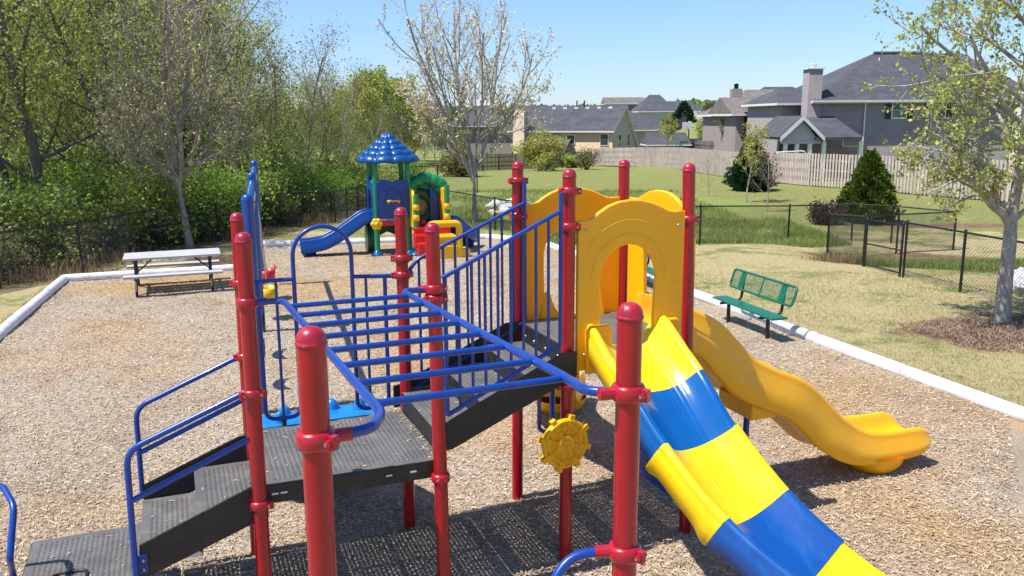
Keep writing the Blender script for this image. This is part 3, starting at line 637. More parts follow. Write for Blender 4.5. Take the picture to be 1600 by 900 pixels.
# slides: swept moulded section
def sweep(path, sect, ends=True):
    P = [Vector(q) for q in path]; n = len(P); m = MB(); vs = []; fs = []; k = None
    for i, p in enumerate(P):
        t = (P[min(i + 1, n - 1)] - P[max(i - 1, 0)]).normalized(); lat = Vector((t.y, -t.x, 0)).normalized(); nor = lat.cross(t)
        S = sect(i / (n - 1)); k = len(S)
        vs += [p + lat * a + nor * b for a, b in S]
    for i in range(n - 1):
        for j in range(k): a, b = i * k + j, i * k + (j + 1) % k; fs.append((a, a + k, b + k, b))
    m.add(vs, fs, 0, True)
    if ends: m.add(vs[:k], [tuple(range(k))]); m.add(vs[-k:], [tuple(range(k))[::-1]])
    return m
def sect1(hw, rh, skirt, grow=0., groove=True):
    S = []; L_ = np.linspace(-1, 1, 61)
    for l in L_:
        n_ = rh * abs(l) ** 2.5; a = l * (hw - .05)
        if groove and -.72 < l < .12: n_ += .0016 * (1 if int(round((l + 1) * 15)) % 2 else -1)
        S.append((a, n_ + grow * .4))
    R_ = [(hw - .038, rh + .016), (hw - .02, rh + .026), (hw, rh + .028), (hw + .018, rh + .018), (hw + .026, rh - .004), (hw + .024, rh - .04), (hw + .034, rh - .055), (hw + .034, -skirt), (hw + .02, -skirt - .004), (hw + .012, -skirt + .01), (hw + .006, rh - .05), (hw - .03, rh - .03)]
    R_ = [(a + grow, b + grow) for a, b in R_]
    U_ = [(l * (hw - .06), rh * abs(l) ** 2.5 - .022) for l in np.linspace(.93, -.93, 17)]
    return S + R_ + U_ + [(-a, b) for a, b in R_[::-1]]
C1 = smooth_curve([(2.895, .24, 1.765), (2.885, .06, 1.745), (2.87, -.38, 1.56), (2.91, -.80, 1.24), (3.03, -1.29, .90), (3.215, -1.72, .655), (3.46, -2.08, .46), (3.74, -2.38, .35), (4.06, -2.62, .32)], 181)
def near(P, q): return int(np.argmin(np.sum((P[:, :2] - np.array(q)) ** 2, 1)))
IX = [0, near(C1, (2.87, -.38)), near(C1, (2.91, -.80)), near(C1, (3.03, -1.29)), near(C1, (3.215, -1.72)), near(C1, (3.46, -2.08)), 180]
slide_parent = None
for k, (a, b) in enumerate(zip(IX[:-1], IX[1:])):
    yel = k % 2 == 0
    rh0, rh1 = (.25, .15) if k == 0 else (.15, .15)
    def sc(f, k=k, rh0=rh0, rh1=rh1):
        flare = .10 * math.exp(-((f - .95) / .12) ** 2) * .5 + .05 * math.exp(-((f - .05) / .10) ** 2) if k >= 2 else .0
        return sect1(.335 if k != 1 else .328, rh0 + (rh1 - rh0) * min(1, f * 1.3), .02 + (.03 if k >= 2 else .015) + flare, .010 if k in (2, 3) else 0., k < 3)
    m = sweep(C1[a:b + 1], sc)
    o = m.build('slide' if slide_parent is None else 'slide_section', M[('sunyellow' if yel else ('sblue' if k == 1 else 'sblue2'))], slide_parent or PS)
    if slide_parent is None: slide_parent = o; o['label'] = 'wide slide in yellow and blue sections curving down towards the viewer'
    else: o['label'] = 'yellow slide section' if yel else 'blue slide section'
rail('slide_support', [[(3.2, -1.62, .60), (2.86, -1.52, .60), (2.82, -1.5, .0)]], .024, .12)
def sect2(hw, rh, dn):
    S = [(l * (hw - .03), rh * abs(l) ** 4) for l in np.linspace(-1, 1, 25)]
    R_ = [(hw - .02, rh + .012), (hw, rh + .02), (hw + .022, rh + .01), (hw + .034, rh - .02), (hw + .034, rh - .07), (hw + .046, rh - .085), (hw + .048, rh - .16), (hw + .06, rh - .175), (hw + .06, -dn + .03), (hw + .05, -dn), (hw + .01, -dn - .004), (hw - .06, -dn + .03)]
    return S + R_ + [(hw * .5, -dn + .05), (0, -dn + .055), (-hw * .5, -dn + .05)] + [(-a, b) for a, b in R_[::-1]]
def wave_slide(path, label=None, seed=0):
    P = smooth_curve(path, 90)
    def sc(f):
        S_ = sect2(.25, .17 + .05 * math.exp(-(f / .07) ** 2), .15 + .06 * math.sin(math.pi * f) - .05 * float(sstep(.7, .9, f))); g_ = max(0., (f - .95) / .05); c_ = math.sqrt(max(.02, 1 - g_ ** 2.4)) if g_ > 0 else 1
        return [(a * (.85 + .15 * c_), (b - .02) * c_ + .02) for a, b in S_]
    m = sweep(P, sc)
    e = P[-1]; t = Vector(P[-1] - P[-4]).normalized(); lat = Vector((t.y, -t.x, 0)).normalized()
    o = m.build('wave_slide', M['yellow'], PS)
    q = P[int(len(P) * .885)]; zt = q[2] - .08
    m = MB(); m.lathe([(.10, 0), (.19, .004), (.225, .03), (.27, zt * .5), (.30, zt)], (q[0], q[1] - .06, .0), 24, sx=1.12); m.build('foot', M['yellow'], o)
    q = P[int(len(P) * .42)]; td = Vector(P[int(len(P) * .45)] - P[int(len(P) * .39)]); td.z = 0; td.normalize()
    m = MB(); m.box((q[0], q[1], q[2] - .235), (.30, .54, .17), rz=math.atan2(td.y, td.x)); m.build('mount_block', M['yellow'], o, bevel=.02)
    m = MB(); m.tube([(q[0], q[1] - .0, -.05), (q[0], q[1], q[2] - .24)], .03, 12); m.build('support_leg', M['navy'], o)
    return o
wave_slide([(3.50, .80, 1.76), (3.70, .80, 1.74), (3.95, .80, 1.62), (4.15, .80, 1.43), (4.36, .80, 1.235), (4.60, .80, 1.11), (4.93, .79, .965), (5.21, .79, .735), (5.43, .78, .53), (5.66, .78, .38), (5.92, .77, .29), (6.25, .76, .265), (6.68, .75, .275)])['label'] = 'yellow wave slide running out to the right'
wave_slide([(3.0, 1.36, 1.76), (3.02, 1.55, 1.74), (3.08, 1.8, 1.60), (3.16, 2.1, 1.33), (3.25, 2.4, 1.12), (3.36, 2.7, .96), (3.50, 3.0, .66), (3.68, 3.3, .40), (3.88, 3.6, .27), (4.1, 3.9, .25)])['label'] = 'yellow wave slide leaving the far side of the high deck'
# perforated panel beneath the high deck
perf(.2, 1.3, .22, .78, 0, 'perforated_panel', M['navy'], PS, pitch=.03, rad=.009, frame=lambda a, b, c: (3.56 + c, a, b), groups=False)
# ship wheel
WC = Vector((2.31, .055, 1.075)); wnrm = Vector((.10, -1, .03)).normalized(); m = MB()
m.lathe([(0, -.05), (.10, -.05), (.185, -.045), (.198, -.02), (.202, .01), (.198, .028), (.188, .036), (.178, .034), (.172, .022), (.155, .022), (.148, .03), (.138, .03), (.13, .014), (.075, .010), (.07, .035), (.062, .042), (.05, .036), (.03, .034), (0, .036)], WC, 48, axis=wnrm)
wx = wnrm.cross(Vector((0, 0, 1))).normalized(); wy = wx.cross(wnrm).normalized()
for k in range(8):
    a = k * math.pi / 4 + .28; d = wx * math.cos(a) + wy * math.sin(a); s = wnrm.cross(d)
    rm = Matrix((d, s, wnrm)).transposed()
    m.box(WC + d * .212, (.04, .042, .06), rot=rm); m.box(WC + d * .166 + wnrm * .016, (.05, .046, .046), rot=rm)
    m.lathe([(.016, 0), (.012, .05), (.002, .08)], WC + d * .065 + wnrm * .016, 8, axis=d)
for k in range(6):
    a = k * math.pi / 3; d = wx * math.cos(a) + wy * math.sin(a); m.lathe([(.009, 0), (.008, .006), (0, .008)], WC + d * .026 + wnrm * .034, 8, axis=wnrm)
m.build('toy_steering_wheel', M['wheel'], PS, bevel=.006)
rail('wheel_mount', [[(2.155, .2, 1.5), (2.155, .2, 1.16)], [(2.155, .2, 1.16), (2.3, .10, 1.09)]], .016, 0)
# moulded rock climber behind the lower deck
m = MB(); pr = [(1.275, 1.02), (1.4, 1.06), (1.6, 1.06), (1.8, 1.0), (2.0, .84), (2.15, .6), (2.26, .3), (2.32, 0)]
P = smooth_curve([(0, a, b) for a, b in pr], 30)
vs = []; fs = []
us = np.linspace(.16, 1.2, 30)
for i, (q0, a, b) in enumerate(P):
    for u in us: vs.append((u, a, b + .025 * math.sin(u * 9) * math.sin(a * 11)))
for i in range(29):
    for j in range(29): q = i * 30 + j; fs.append((q, q + 1, q + 31, q + 30))
o0 = len(vs); vs2 = [(x, y - .02, z - .05) for x, y, z in vs]; fs2 = [tuple(reversed([q + o0 for q in f])) for f in fs]
edge = list(range(30)) + [i * 30 + 29 for i in range(1, 30)] + list(range(29 * 30 + 28, 29 * 30 - 1, -1)) + [i * 30 for i in range(28, 0, -1)]
m.add(vs + vs2, fs + fs2 + [(edge[i], edge[i] + o0, edge[(i + 1) % len(edge)] + o0, edge[(i + 1) % len(edge)]) for i in range(len(edge))], 0, True)
for u, w1, r in ((.36, 1.62, .055), (.62, 1.55, .05), (.78, 1.7, .06), (1.0, 1.55, .055), (.3, 1.45, .04), (1.1, 1.78, .05), (.55, 1.85, .05)):
    z = float(np.interp(w1, P[:, 1], P[:, 2])); m.lathe([(r * 1.25, -.02), (r, .02), (r * .8, .06), (r * .4, .085), (0, .09)], (u, w1, z), 14)
m.build('rock_climber', M['cyan'], PS)
# grab loop beside the landing
rail('grab_rail', [[Vector(ROT @ Vector((x + 1.724, y - 5.465, 0))) + Vector((0, 0, z)) for x, y, z in ((-3.47, 5.46, 0), (-3.475, 5.46, .52), (-3.33, 5.22, .74), (-3.38, 5.42, 1.02), (-3.56, 5.60, 1.10), (-3.95, 5.5, .95), (-3.98, 5.45, 0))]], .022, .06)
# ------------------------------------------------------------------ swing set
SA, SB = np.array([-3.09, 10.06]), np.array([-5.43, 18.3])
sdir = (SB - SA) / np.linalg.norm(SB - SA)
SW = thing('swing_set', 'row of tall royal blue swing posts with a beam along the top', 'swing set', (SA[0], SA[1], 0))
def sloc(y): t = (y - SA[1]) / (SB[1] - SA[1]); p = SA + (SB - SA) * t; return np.array([p[0] - SA[0], p[1] - SA[1]])
for y in (10.06, 14.15, 18.3):
    p = sloc(y); m = MB(); m.tube([(p[0], p[1], -.1), (p[0], p[1], 2.66)], .071, 24); o = m.build('post', M['pole'], SW)
    m = MB(); m.lathe([(.073, -.015), (.074, -.003), (.072, .004), (.066, .03), (.05, .05), (.025, .062), (0, .065)], (p[0], p[1], 2.66), 24); m.build('cap', M['pole'], o)
for a, b in ((10.06, 14.15), (14.15, 18.3)):
    p, q = sloc(a), sloc(b); d = (q - p) / np.linalg.norm(q - p); m = MB(); m.tube([(*(p + d * .07), 2.56), (*(q - d * .07), 2.56)], .046, 16); o = m.build('beam', M['pole'], SW)
    for k in range(14): c = p + (q - p) * (k + 1) / 15; m = MB(); m.lathe([(.046, -.03), (.052, -.025), (.052, .025), (.046, .03)], (*c, 2.56), 16, axis=(*d, 0)); m.build('collar', M['pole'], o)
def swing(y, kind, seat, label, swingout=0.):
    p = SA + sloc(y); T = thing('swing', label, 'swing', (p[0], p[1], 0), math.atan2(sdir[1], sdir[0]), 'swings hanging from the blue beam')
    for s in (-1, 1):
        m = MB(); x = s * .26; L_ = 2.5 - .62
        for k in range(22):
            f = k / 22; z = 2.5 - L_ * f; m.tube([(x, swingout * f, z), (x, swingout * (f + 1 / 26), z - L_ / 24)], .007, 4)
        m.lathe([(.03, 0), (.034, .06), (.02, .10)], (x, -.03, 2.42), 8); m.build('chain', M['steel'], T)
    m = MB()
    if kind == 'belt':
        vs = []; fs = []; n = 15
        for i in range(n):
            t = -1 + 2 * i / (n - 1); x = .26 * t; z = .45 + .18 * abs(t) ** 2.4
            for yy, dz in ((-.075, 0), (.075, 0), (.075, -.014), (-.075, -.014)): vs.append((x, yy + swingout, z + dz))
        for i in range(n - 1):
            for j in range(4): a, b = i * 4 + j, i * 4 + (j + 1) % 4; fs.append((a, b, b + 4, a + 4))
        fs += [(0, 1, 2, 3), (n * 4 - 1, n * 4 - 2, n * 4 - 3, n * 4 - 4)]; m.add(vs, fs, 0, True)
    else:
        m.lathe([(0, .36), (.11, .37), (.16, .42), (.17, .50), (.175, .62), (.165, .62), (.158, .50), (.14, .43), (0, .40)], (0, swingout, 0), 20, sx=1.3)
        m.box((0, swingout + .16, .70), (.36, .03, .22)); m.tube([(-.2, swingout - .16, .66), (0, swingout - .19, .66), (.2, swingout - .16, .66)], .02, 8)
    m.build('seat', M[seat], T)
swing(11.15, 'belt', 'blackiron', 'black belt swing nearest the red posts hidden behind the blue pole')
swing(12.7, 'belt', 'blackiron', 'black belt swing second along the blue beam')
swing(15.1, 'bucket', 'tyel', 'yellow bucket swing seen past the blue poles', -.13)
swing(16.9, 'bucket', 'tred', 'red bucket swing farthest along the blue beam', -.12)

# ------------------------------------------------------------------ picnic table
def picnic_table():
    a, b = gz(203, 463), gz(321, 452); ang = math.atan2(.68, 1.75)
    T = thing('picnic_table', 'grey white picnic table with two attached benches on black steel legs', 'picnic table', (-7.25, 18.15, 0), ang)
    m = MB()
    for k in range(3): m.box((0, -.3 + .3 * k, .755), (1.92, .29, .045))
    m.build('table_top', M['table'], T, bevel=.006)
    for s in (-1, 1):
        m = MB(); m.box((0, s * .70, .435), (1.92, .25, .045)); m.build('bench_seat', M['table'], T, bevel=.006)
        x = s * .74; m = MB()
        for q in (-1, 1): m.tube([(x, q * .24, .73), (x, q * .30, .40), (x, q * .62, .02), (x, q * .70, .02)], .027, 10, .1)
        m.bar((x, -.82, .395), (x, .82, .395), .045, .045); m.bar((x, -.38, .715), (x, .38, .715), .045, .04); m.tube([(x, 0, .715), (s * .3, 0, .735)], .01, 6)
        m.tube([(x, 0, .395), (s * .36, 0, .73)], .015, 8); m.build('leg_frame', M['blackiron'], T)
picnic_table()

# ------------------------------------------------------------------ green benches
def bench(loc, rz, label):
    T = thing('park_bench', label, 'bench', loc, rz, 'green mesh benches on the border')
    L_ = 1.85; m = MB()
    m.box((0, 0, .41), (L_, .30, .035)); m.build('seat', M['bench'], T, bevel=.014)
    fr = lambda x, h: Vector((x, .20 + .10 * h / .3, .60 + h))
    m = MB(); m.tube([fr(-L_ / 2, 0), fr(L_ / 2, 0), fr(L_ / 2, .30), fr(-L_ / 2, .30)], .021, 8, closed=True)
    pts = round_path([fr(0, 0), fr(-L_ / 2, 0), fr(-L_ / 2, .30), fr(L_ / 2, .30), fr(L_ / 2, 0), fr(0.01, 0)], .07)
    m = MB(); m.tube(pts, .021, 8); m.bar(fr(0, 0), fr(0, .3), .03, .01, up=(0, 1, .3))
    for s in (-1, 1): m.bar(fr(s * .60, 0), fr(s * .60, .3), .15, .008, up=(0, 1, -.3))
    o = m.build('backrest', M['bench'], T); m = MB()
    n = 48
    for k in range(-8, n):
        for s in (-1, 1):
            x0 = -L_ / 2 + k * .04; x1 = x0 + .25; h0, h1 = (0, .3) if s == 1 else (.3, 0)
            if x0 < -L_ / 2: f = (-L_ / 2 - x0) / .25; h0 = h0 + (h1 - h0) * f; x0 = -L_ / 2
            if x1 > L_ / 2: f = (L_ / 2 - x0) / (x1 - x0); h1 = h0 + (h1 - h0) * f; x1 = L_ / 2
            if x1 - x0 > .02: m.bar(fr(x0, h0), fr(x1, h1), .0036, .004, up=(0, 1, -.3))
    m.build('mesh', M['bench'], o)
    for s in (-1, 1):
        m = MB(); x = s * .60; m.tube([(x, -.17, .37), (x, .10, .37), (x, .24, .42), (x, .26, .56), (x, .29, .80)], .024, 10, .08); m.tube([(x, 0, -.05), (x, 0, .37)], .034, 10); m.build('leg', M['blackiron'], T)
bang = math.atan2(-1.96, .60)
bench((3.98, 14.15, 0), bang, 'green mesh bench in the open beside the orange wave slide')
bench((2.90, 17.75, 0), bang, 'green mesh bench seen through the arched yellow panel')

# ------------------------------------------------------------------ toddler tower
TT = thing('toddler_tower', 'small play tower with fluted blue roof and green posts at the back', 'play tower', (-3.55, 22.5, 0), R(18))
for (u, v) in ((0, 0), (.86, 0), (0, .86), (.86, .86)):
    m = MB(); m.tube([(u, v, .06), (u, v, 2.55)], .074, 16); o = m.build('tower_post', M['tgreen'], TT)
    m = MB(); m.lathe([(.15, 0), (.15, .03), (.11, .07), (.085, .14), (.066, .15)], (u, v, 0), 16); m.box((u - .12, v - .1, .03), (.14, .10, .05)); m.build('boot', M['sblue'], o)
vs = []; fs = []; ns = 120; rows = []
for k in range(5):
    r0, z0 = .82 - k * .152, 2.50 + k * .135 - (.0 if k else .02); r1, z1 = .82 - (k + 1) * .152 + .03, 2.50 + (k + 1) * .135 + .012
    rows += [(r0 * .97, z0 - .03), (r0, z0), (r0, z0 + .035), ((r0 + r1) / 2 + .01, (z0 + z1) / 2 + .02), (max(r1, .02), z1)]
rows = [(.2, 2.50), (.8, 2.46)] + rows + [(0.001, 3.215)]
for r, z in rows:
    for k in range(ns):
        a = 2 * math.pi * k / ns; lob = 1 + .075 * (abs(math.cos(a * 5)) ** .7 - .6) * min(1, r / .25)
        vs.append((.43 + r * lob * math.cos(a), .43 + r * lob * math.sin(a), z - .035 * (1 - abs(math.cos(a * 5)) ** .7) * min(1, r / .3)))
for i in range(len(rows) - 1):
    for k in range(ns): a, b = i * ns + k, i * ns + (k + 1) % ns; fs.append((a, b, b + ns, a + ns))
MB().add(vs, fs, 0, True).build('roof', M['rblue'], TT)
m = MB(); m.box((.43, .43, .86), (.98, .98, .13)); m.box((1.36, -.05, .74), (.95, .95, .10)); m.build('platform', M['tred'], TT, bevel=.02)
fr = lambda a, b, t: Vector((a, -.03 - t, b))
top = [(x, 1.93 + .07 * abs(math.sin(x * 2 * math.pi / .86 * 1.0)) ** .7) for x in np.linspace(.0, .86, 25)]
dp = poly_plate('door_panel', [(0, .98)] + [tuple(t) for t in top] + [(.86, .98)], .06, fr, M['tblue'], TT, .012)
m = MB(); m.tube([fr(.43 + .25 * math.cos(t), 1.42 + .36 * math.sin(t), .06) for t in np.linspace(-.6, math.pi + .6, 20)], .014, 6)
for z in (1.15, 1.6): m.tube([fr(.02, z, .07), fr(.02, z + .12, .07)], .025, 8)
m.build('moulding', M['tblue'], dp)
m = MB()
for s in (-1, 1): m.tube([fr(.45, 1.44, .075), fr(.45 + s * .08, 1.46, .085), fr(.45 + s * .16, 1.42, .08)], [.028, .022, .045], 8)
m.build('bow', M['tyel'], dp)
m = MB()
for k in range(6): a = k * math.pi / 3; m.lathe([(0, 0), (.075, 0), (.07, .05), (0, .06)], fr(-.02 + .09 * math.cos(a), .86 + .09 * math.sin(a), .08), 10, axis=(0, -1, 0))
m.lathe([(0, 0), (.08, 0), (.07, .06), (0, .075)], fr(-.02, .86, .08), 12, axis=(0, -1, 0)); m.build('flower', M['tyel'], TT)
frl = lambda a, b, t: Vector((-.03 - t, a, b))
poly_plate('arch_panel', [(0, .92), (0, 1.9), (.1, 2.02), (.28, 1.95), (.43, 2.06), (.58, 1.95), (.76, 2.02), (.86, 1.9), (.86, .92), (.70, .92), (.70, 1.5), (.6, 1.7), (.43, 1.76), (.26, 1.7), (.16, 1.5), (.16, .92)], .07, frl, M['sblue2'], TT, .015)
def slide_t(path, name, m_):
    P = smooth_curve(path, 50); m = sweep(P, lambda f: sect2(.24, .19, .13)); o = m.build(name, M[m_], TT)
    e = P[-1]; q = P[44]; m = MB(); m.lathe([(.15, 0), (.17, .02), (.20, max(.05, q[2] - .06))], (q[0], q[1], 0), 16, sy=.9); m.build('foot', M[m_], o)
slide_t([(-.02, .43, .98), (-.25, .43, .97), (-.55, .44, .78), (-.95, .46, .52), (-1.3, .48, .34), (-1.6, .5, .28), (-1.95, .52, .25)], 'slide', 'tblue')
slide_t([(1.85, .05, .80), (2.0, .1, .78), (2.3, .3, .52), (2.55, .55, .32), (2.75, .9, .25)], 'slide', 'tblue')
# crawl panels under the tower and back tunnel
frb = lambda a, b, t: Vector((a, .90 + t, b))
poly_plate('crawl_panel', [(-.1, 0), (-.1, .8), (.95, .8), (.95, 0), (.75, 0), (.68, .4), (.43, .52), (.18, .4), (.1, 0)], .06, frb, M['dgreen'], TT, .015)
frc = lambda a, b, t: Vector((-.06 - t, a, b))
poly_plate('crawl_panel', [(.45, 0), (.42, .35), (.5, .78), (.9, .8), (1.05, .5), (1.1, .15), (1.0, 0)], .12, frc, M['dgreen'], TT, .03)
m = MB(); m.lathe([(.50, 0), (.52, .02), (.52, .12), (.26, .12), (.25, .06), (.25, .0)], (1.20, .40, 1.22), 28, axis=(0, -1, 0)); m.box((1.36, .44, 1.2), (.9, .05, 1.0)); m.build('tunnel_panel', M['dgreen'], TT)
m = MB(); m.lathe([(0, 0), (.25, 0), (.25, .01), (0, .01)], (1.20, .35, 1.22), 24, axis=(0, -1, 0)); m.build('tunnel_opening', mat('sandy_opening', (.45, .36, .2), .9, noise=.6, scale=8), TT)
m = MB()
for k in range(7):
    t = k / 6; a = math.pi * (1 - t); m.lathe([(0, -.15), (.13, -.12), (.20, -.03), (.20, .05), (.13, .14), (0, .17)], (1.38 + .44 * math.cos(a), .26, 1.66 + .30 * math.sin(a) + .03 * (k % 2)), 14, axis=(math.cos(a) * .4, -.3, 1), sx=1.2)
m.add([(1.38 + .46 * math.cos(a), .30 + d, 1.58 + .38 * math.sin(a)) for d in (0, .06) for a in np.linspace(0, math.pi, 15)], [tuple(range(14, -1, -1)), tuple(range(15, 30))] + [(k, k + 1, k + 16, k + 15) for k in range(14)]); m.build('leafy_arch', M['tgreen'], TT)
for (u, v, zt) in ((.96, -.5, 1.62), (1.80, -.45, 1.85)):
    m = MB(); m.tube([(u, v, .05), (u, v, zt)], .072, 14); o = m.build('module_post', M['tgreen'], TT); m = MB()
    for z in (.95, 1.22): m.lathe([(.073, 0), (.086, .01), (.086, .14), (.073, .15)], (u, v, z), 14)
    m.build('band', M['tyel'], o)
frs = lambda a, b, t: Vector((.88 + t, a, b))
poly_plate('side_panel', [(-.48, .75), (-.48, 1.55), (-.35, 1.75), (-.1, 1.8), (0, 1.7), (0, .75)], .07, frs, M['sunyellow'], TT, .02)
frs2 = lambda a, b, t: Vector((1.76 + t, a, b))
poly_plate('side_panel', [(-.42, .75), (-.42, 1.6), (-.25, 1.78), (.1, 1.75), (.25, 1.6), (.25, .75)], .07, frs2, M['tyel'], TT, .02)
frs3 = lambda a, b, t: Vector((a, .28 - t, b))
poly_plate('post_panel', [(1.48, .8), (1.48, 1.75), (1.56, 1.85), (1.64, 1.75), (1.7, 1.85), (1.74, 1.7), (1.74, .8)], .08, frs3, M['tblue'], TT, .02)
m = MB(); m.box((1.55, -.78, .30), (.74, .5, .58)); m.box((1.55, -1.08, .19), (.70, .30, .36)); m.box((2.08, -.98, .13), (.3, .42, .24)); m.build('step_block', M['tyel'], TT, bevel=.04)
m = MB(); m.tube([(1.14, -1.14, 0), (1.14, -1.14, .92), (1.94, -1.14, .92), (1.94, -1.14, 0)], .088, 12, .14); m.build('step_arch', M['tyel'], TT)
m = MB(); m.box((1.36, -.56, .66), (1.0, .09, .24)); m.box((1.0, -.66, .44), (.34, .34, .36)); m.box((1.02, -.86, .26), (.28, .34, .34)); m.build('red_brace', M['tred'], TT, bevel=.05)
m = MB(); m.lathe([(.13, 0), (.14, .04), (.10, .09), (0, .11)], (1.2, .0, .80), 14); m.build('seat_knob', M['tred'], TT)
m = MB(); m.lathe([(.16, 0), (.15, .06), (.08, .10), (0, .11)], (.95, -.35, 0), 12); m.lathe([(.14, 0), (.13, .06), (.08, .10), (0, .11)], (1.1, -.75, 0), 12); m.build('boot', M['sblue'], TT)

# ------------------------------------------------------------------ fences
def link_run(name, pts, h, label, group=None, midrail=False, pitch=.085, gate=False, wr=.0029):
    """pts: ground points (x, y, z); posts at each"""
    T = thing(name, label, 'gate' if gate else 'fence', pts[0], 0, group); b0 = np.array(pts[0])
    Q = [np.array(p) - b0 for p in pts]
    for q in Q:
        m = MB(); m.tube([tuple(q + (0, 0, -.2)), tuple(q + (0, 0, h + .03))], .03, 8); m.lathe([(.034, 0), (.03, .03), (0, .045)], tuple(q + (0, 0, h + .03)), 8); m.build('post', M['blackiron'], T)
    m = MB(); m.tube([tuple(q + (0, 0, h)) for q in Q], .021, 6)
    if midrail: m.tube([tuple(q + (0, 0, h * .5)) for q in Q], .018, 6)
    if gate: m.tube([tuple(q + (0, 0, .06)) for q in Q], .018, 6)
    m.build('top_rail', M['blackiron'], T)
    S = [0]
    for a, b in zip(Q[:-1], Q[1:]): S.append(S[-1] + np.linalg.norm((b - a)[:2]))
    Q = np.array(Q); S = np.array(S); Lt = S[-1]
    def at(s, t): return np.array([np.interp(s, S, Q[:, i]) for i in range(3)]) + (0, 0, t)
    x0 = np.arange(-h, Lt, pitch); V = []; 
    for sg in (0, 1):
        s0 = x0.copy(); s1 = x0 + h; t0 = np.zeros_like(s0) + .03; t1 = np.full_like(s0, h)
        c0 = np.clip(s0, 0, Lt); c1 = np.clip(s1, 0, Lt); ta = t0 + (c0 - s0) / h * (t1 - t0); tb = t0 + (c1 - s0) / h * (t1 - t0)
        if sg: ta, tb = h + .03 - ta, h + .03 - tb
        for a, b, u, v in zip(c0, c1, ta, tb):
            if b - a > .02:
                cuts = [a] + [s for s in S if a < s < b] + [b]
                for i in range(len(cuts) - 1):
                    f0, f1 = (cuts[i] - a) / (b - a), (cuts[i + 1] - a) / (b - a); V.append((at(cuts[i], u + (v - u) * f0), at(cuts[i + 1], u + (v - u) * f1)))
    A = np.array([v[0] for v in V]); B = np.array([v[1] for v in V]); d = B - A; d /= np.linalg.norm(d, axis=1)[:, None]
    e1 = np.cross(d, (0, 0, 1.)); e1 /= np.linalg.norm(e1, axis=1)[:, None]; e2 = np.cross(d, e1); vv = []
    for k in range(3):
        an = 2 * math.pi * k / 3; off = (e1 * math.cos(an) + e2 * math.sin(an)) * wr; vv += [A + off, B + off]
    n = len(A); VV = np.stack(vv, 1).reshape(-1, 3); o = np.arange(n) * 6
    Fq = np.concatenate([np.stack([o + 2 * k, o + 2 * ((k + 1) % 3), o + 2 * ((k + 1) % 3) + 1, o + 2 * k + 1], 1) for k in range(3)])
    fast_mesh('chain_link', VV, Fq, M['wire'], T); return T
G = lambda x, y: gt(x, y)
fl = [gz(-330, 520), gz(-130, 478), gz(0, 449), G(129, 427), G(250, 391), G(342, 377), G(413, 357), G(471, 350), G(519, 348)]
link_run('chain_link_fence', fl, 1.2, 'long black chain link fence in front of the wood on the left', 'black chain link fences')
fb = [G(519, 348), G(538, 341), G(556, 337), G(572, 334)]
link_run('chain_link_gate', [p + np.array([.12, 0, 0]) for p in fb], 1.2, 'black chain link double gate behind the blue slide of the small tower', midrail=True, gate=True)
fm = [G(574, 335), np.array([-2.6, 34.5, 0]), np.array([-.6, 30.8, 0]), np.array([2.2, 28.0, 0]), G(1093, 383), G(1231, 377), G(1330, 376), G(1392, 380), G(1489, 391)]
fm = [np.array([p[0], p[1], float(terrain(p[0], p[1]))]) for p in fm]
link_run('chain_link_fence', fm, 1.15, 'black chain link fence behind the yellow panels with tall green grass below', 'black chain link fences')
g1, g2, g3 = G(1292, 401), G(1348, 416), G(1411, 432)
link_run('chain_link_fence', [g1, G(1400, 396), G(1489, 391)], 1.15, 'short black chain link run in front of the conical evergreen', 'black chain link fences')
link_run('chain_link_fence', [g1, g2], 1.22, 'narrow black chain link panel with a straw clump at its foot', 'black chain link fences')
link_run('chain_link_gate', [g2 + (g3 - g2) * .04, g3 - (g3 - g2) * .08], 1.15, 'black chain link garden gate right of the conical evergreen', midrail=True, gate=True)
link_run('chain_link_fence', [g3, gz(1500, 455), gz(1640, 492), gz(1800, 536)], 1.22, 'black chain link fence behind the tree on the right', 'black chain link fences')
fu = [np.array([-5.2, 44.0, 0]), np.array([-3.8, 44.6, 0]), np.array([-1.8, 45.4, 0])]
fu = [np.array([p[0], p[1], float(terrain(p[0], p[1]))]) for p in fu]
link_run('chain_link_fence', fu, 1.5, 'taller black fence section beyond the small tower roof', 'black chain link fences', pitch=.12)

def board_fence(pts, hh, label, mt, bw=.14, gap=.045, double=True, name='wooden_fence'):
    T = thing(name, label, 'fence', pts[0]); b0 = np.array(pts[0]); Q = [np.array(p) - b0 for p in pts]
    m = MB(); mp = MB()
    for a, b in zip(Q[:-1], Q[1:]):
        d = b - a; L_ = np.linalg.norm(d[:2]); dn = d / L_; nrm = np.array([dn[1], -dn[0], 0]); n = int(L_ / (bw + gap)); rz = math.atan2(d[1], d[0])
        for k in range(n):
            c = a + d * (k + .5) / n; h_ = hh * (1 + random.uniform(-.006, .006)); m.box(tuple(c + nrm * .045 + (0, 0, h_ / 2 + .04)), (bw, .02, h_), rz)
            if double: c2 = c + d * .5 / n; m.box(tuple(c2 - nrm * .075 + (0, 0, h_ / 2 + .04)), (bw, .02, h_ * .99), rz)
        for z in (.25, .5, .8): m.bar(tuple(a + (0, 0, hh * z + .04)), tuple(b + (0, 0, hh * z + .04)), .06, .09)
        np_ = max(1, round(L_ / 2.4))
        for k in range(np_):
            c = a + d * k / np_; mp = MB(); mp.box(tuple(c + nrm * .06 + (0, 0, hh / 2)), (.10, .10, hh + .04), rz); mp.build('fence_post', mt, T)
    m.build('boards', mt, T); return T
def dpt(x, ybase, Y): p = gY(x, ybase, Y); return np.array([p[0], Y, float(terrain(p[0], Y))])
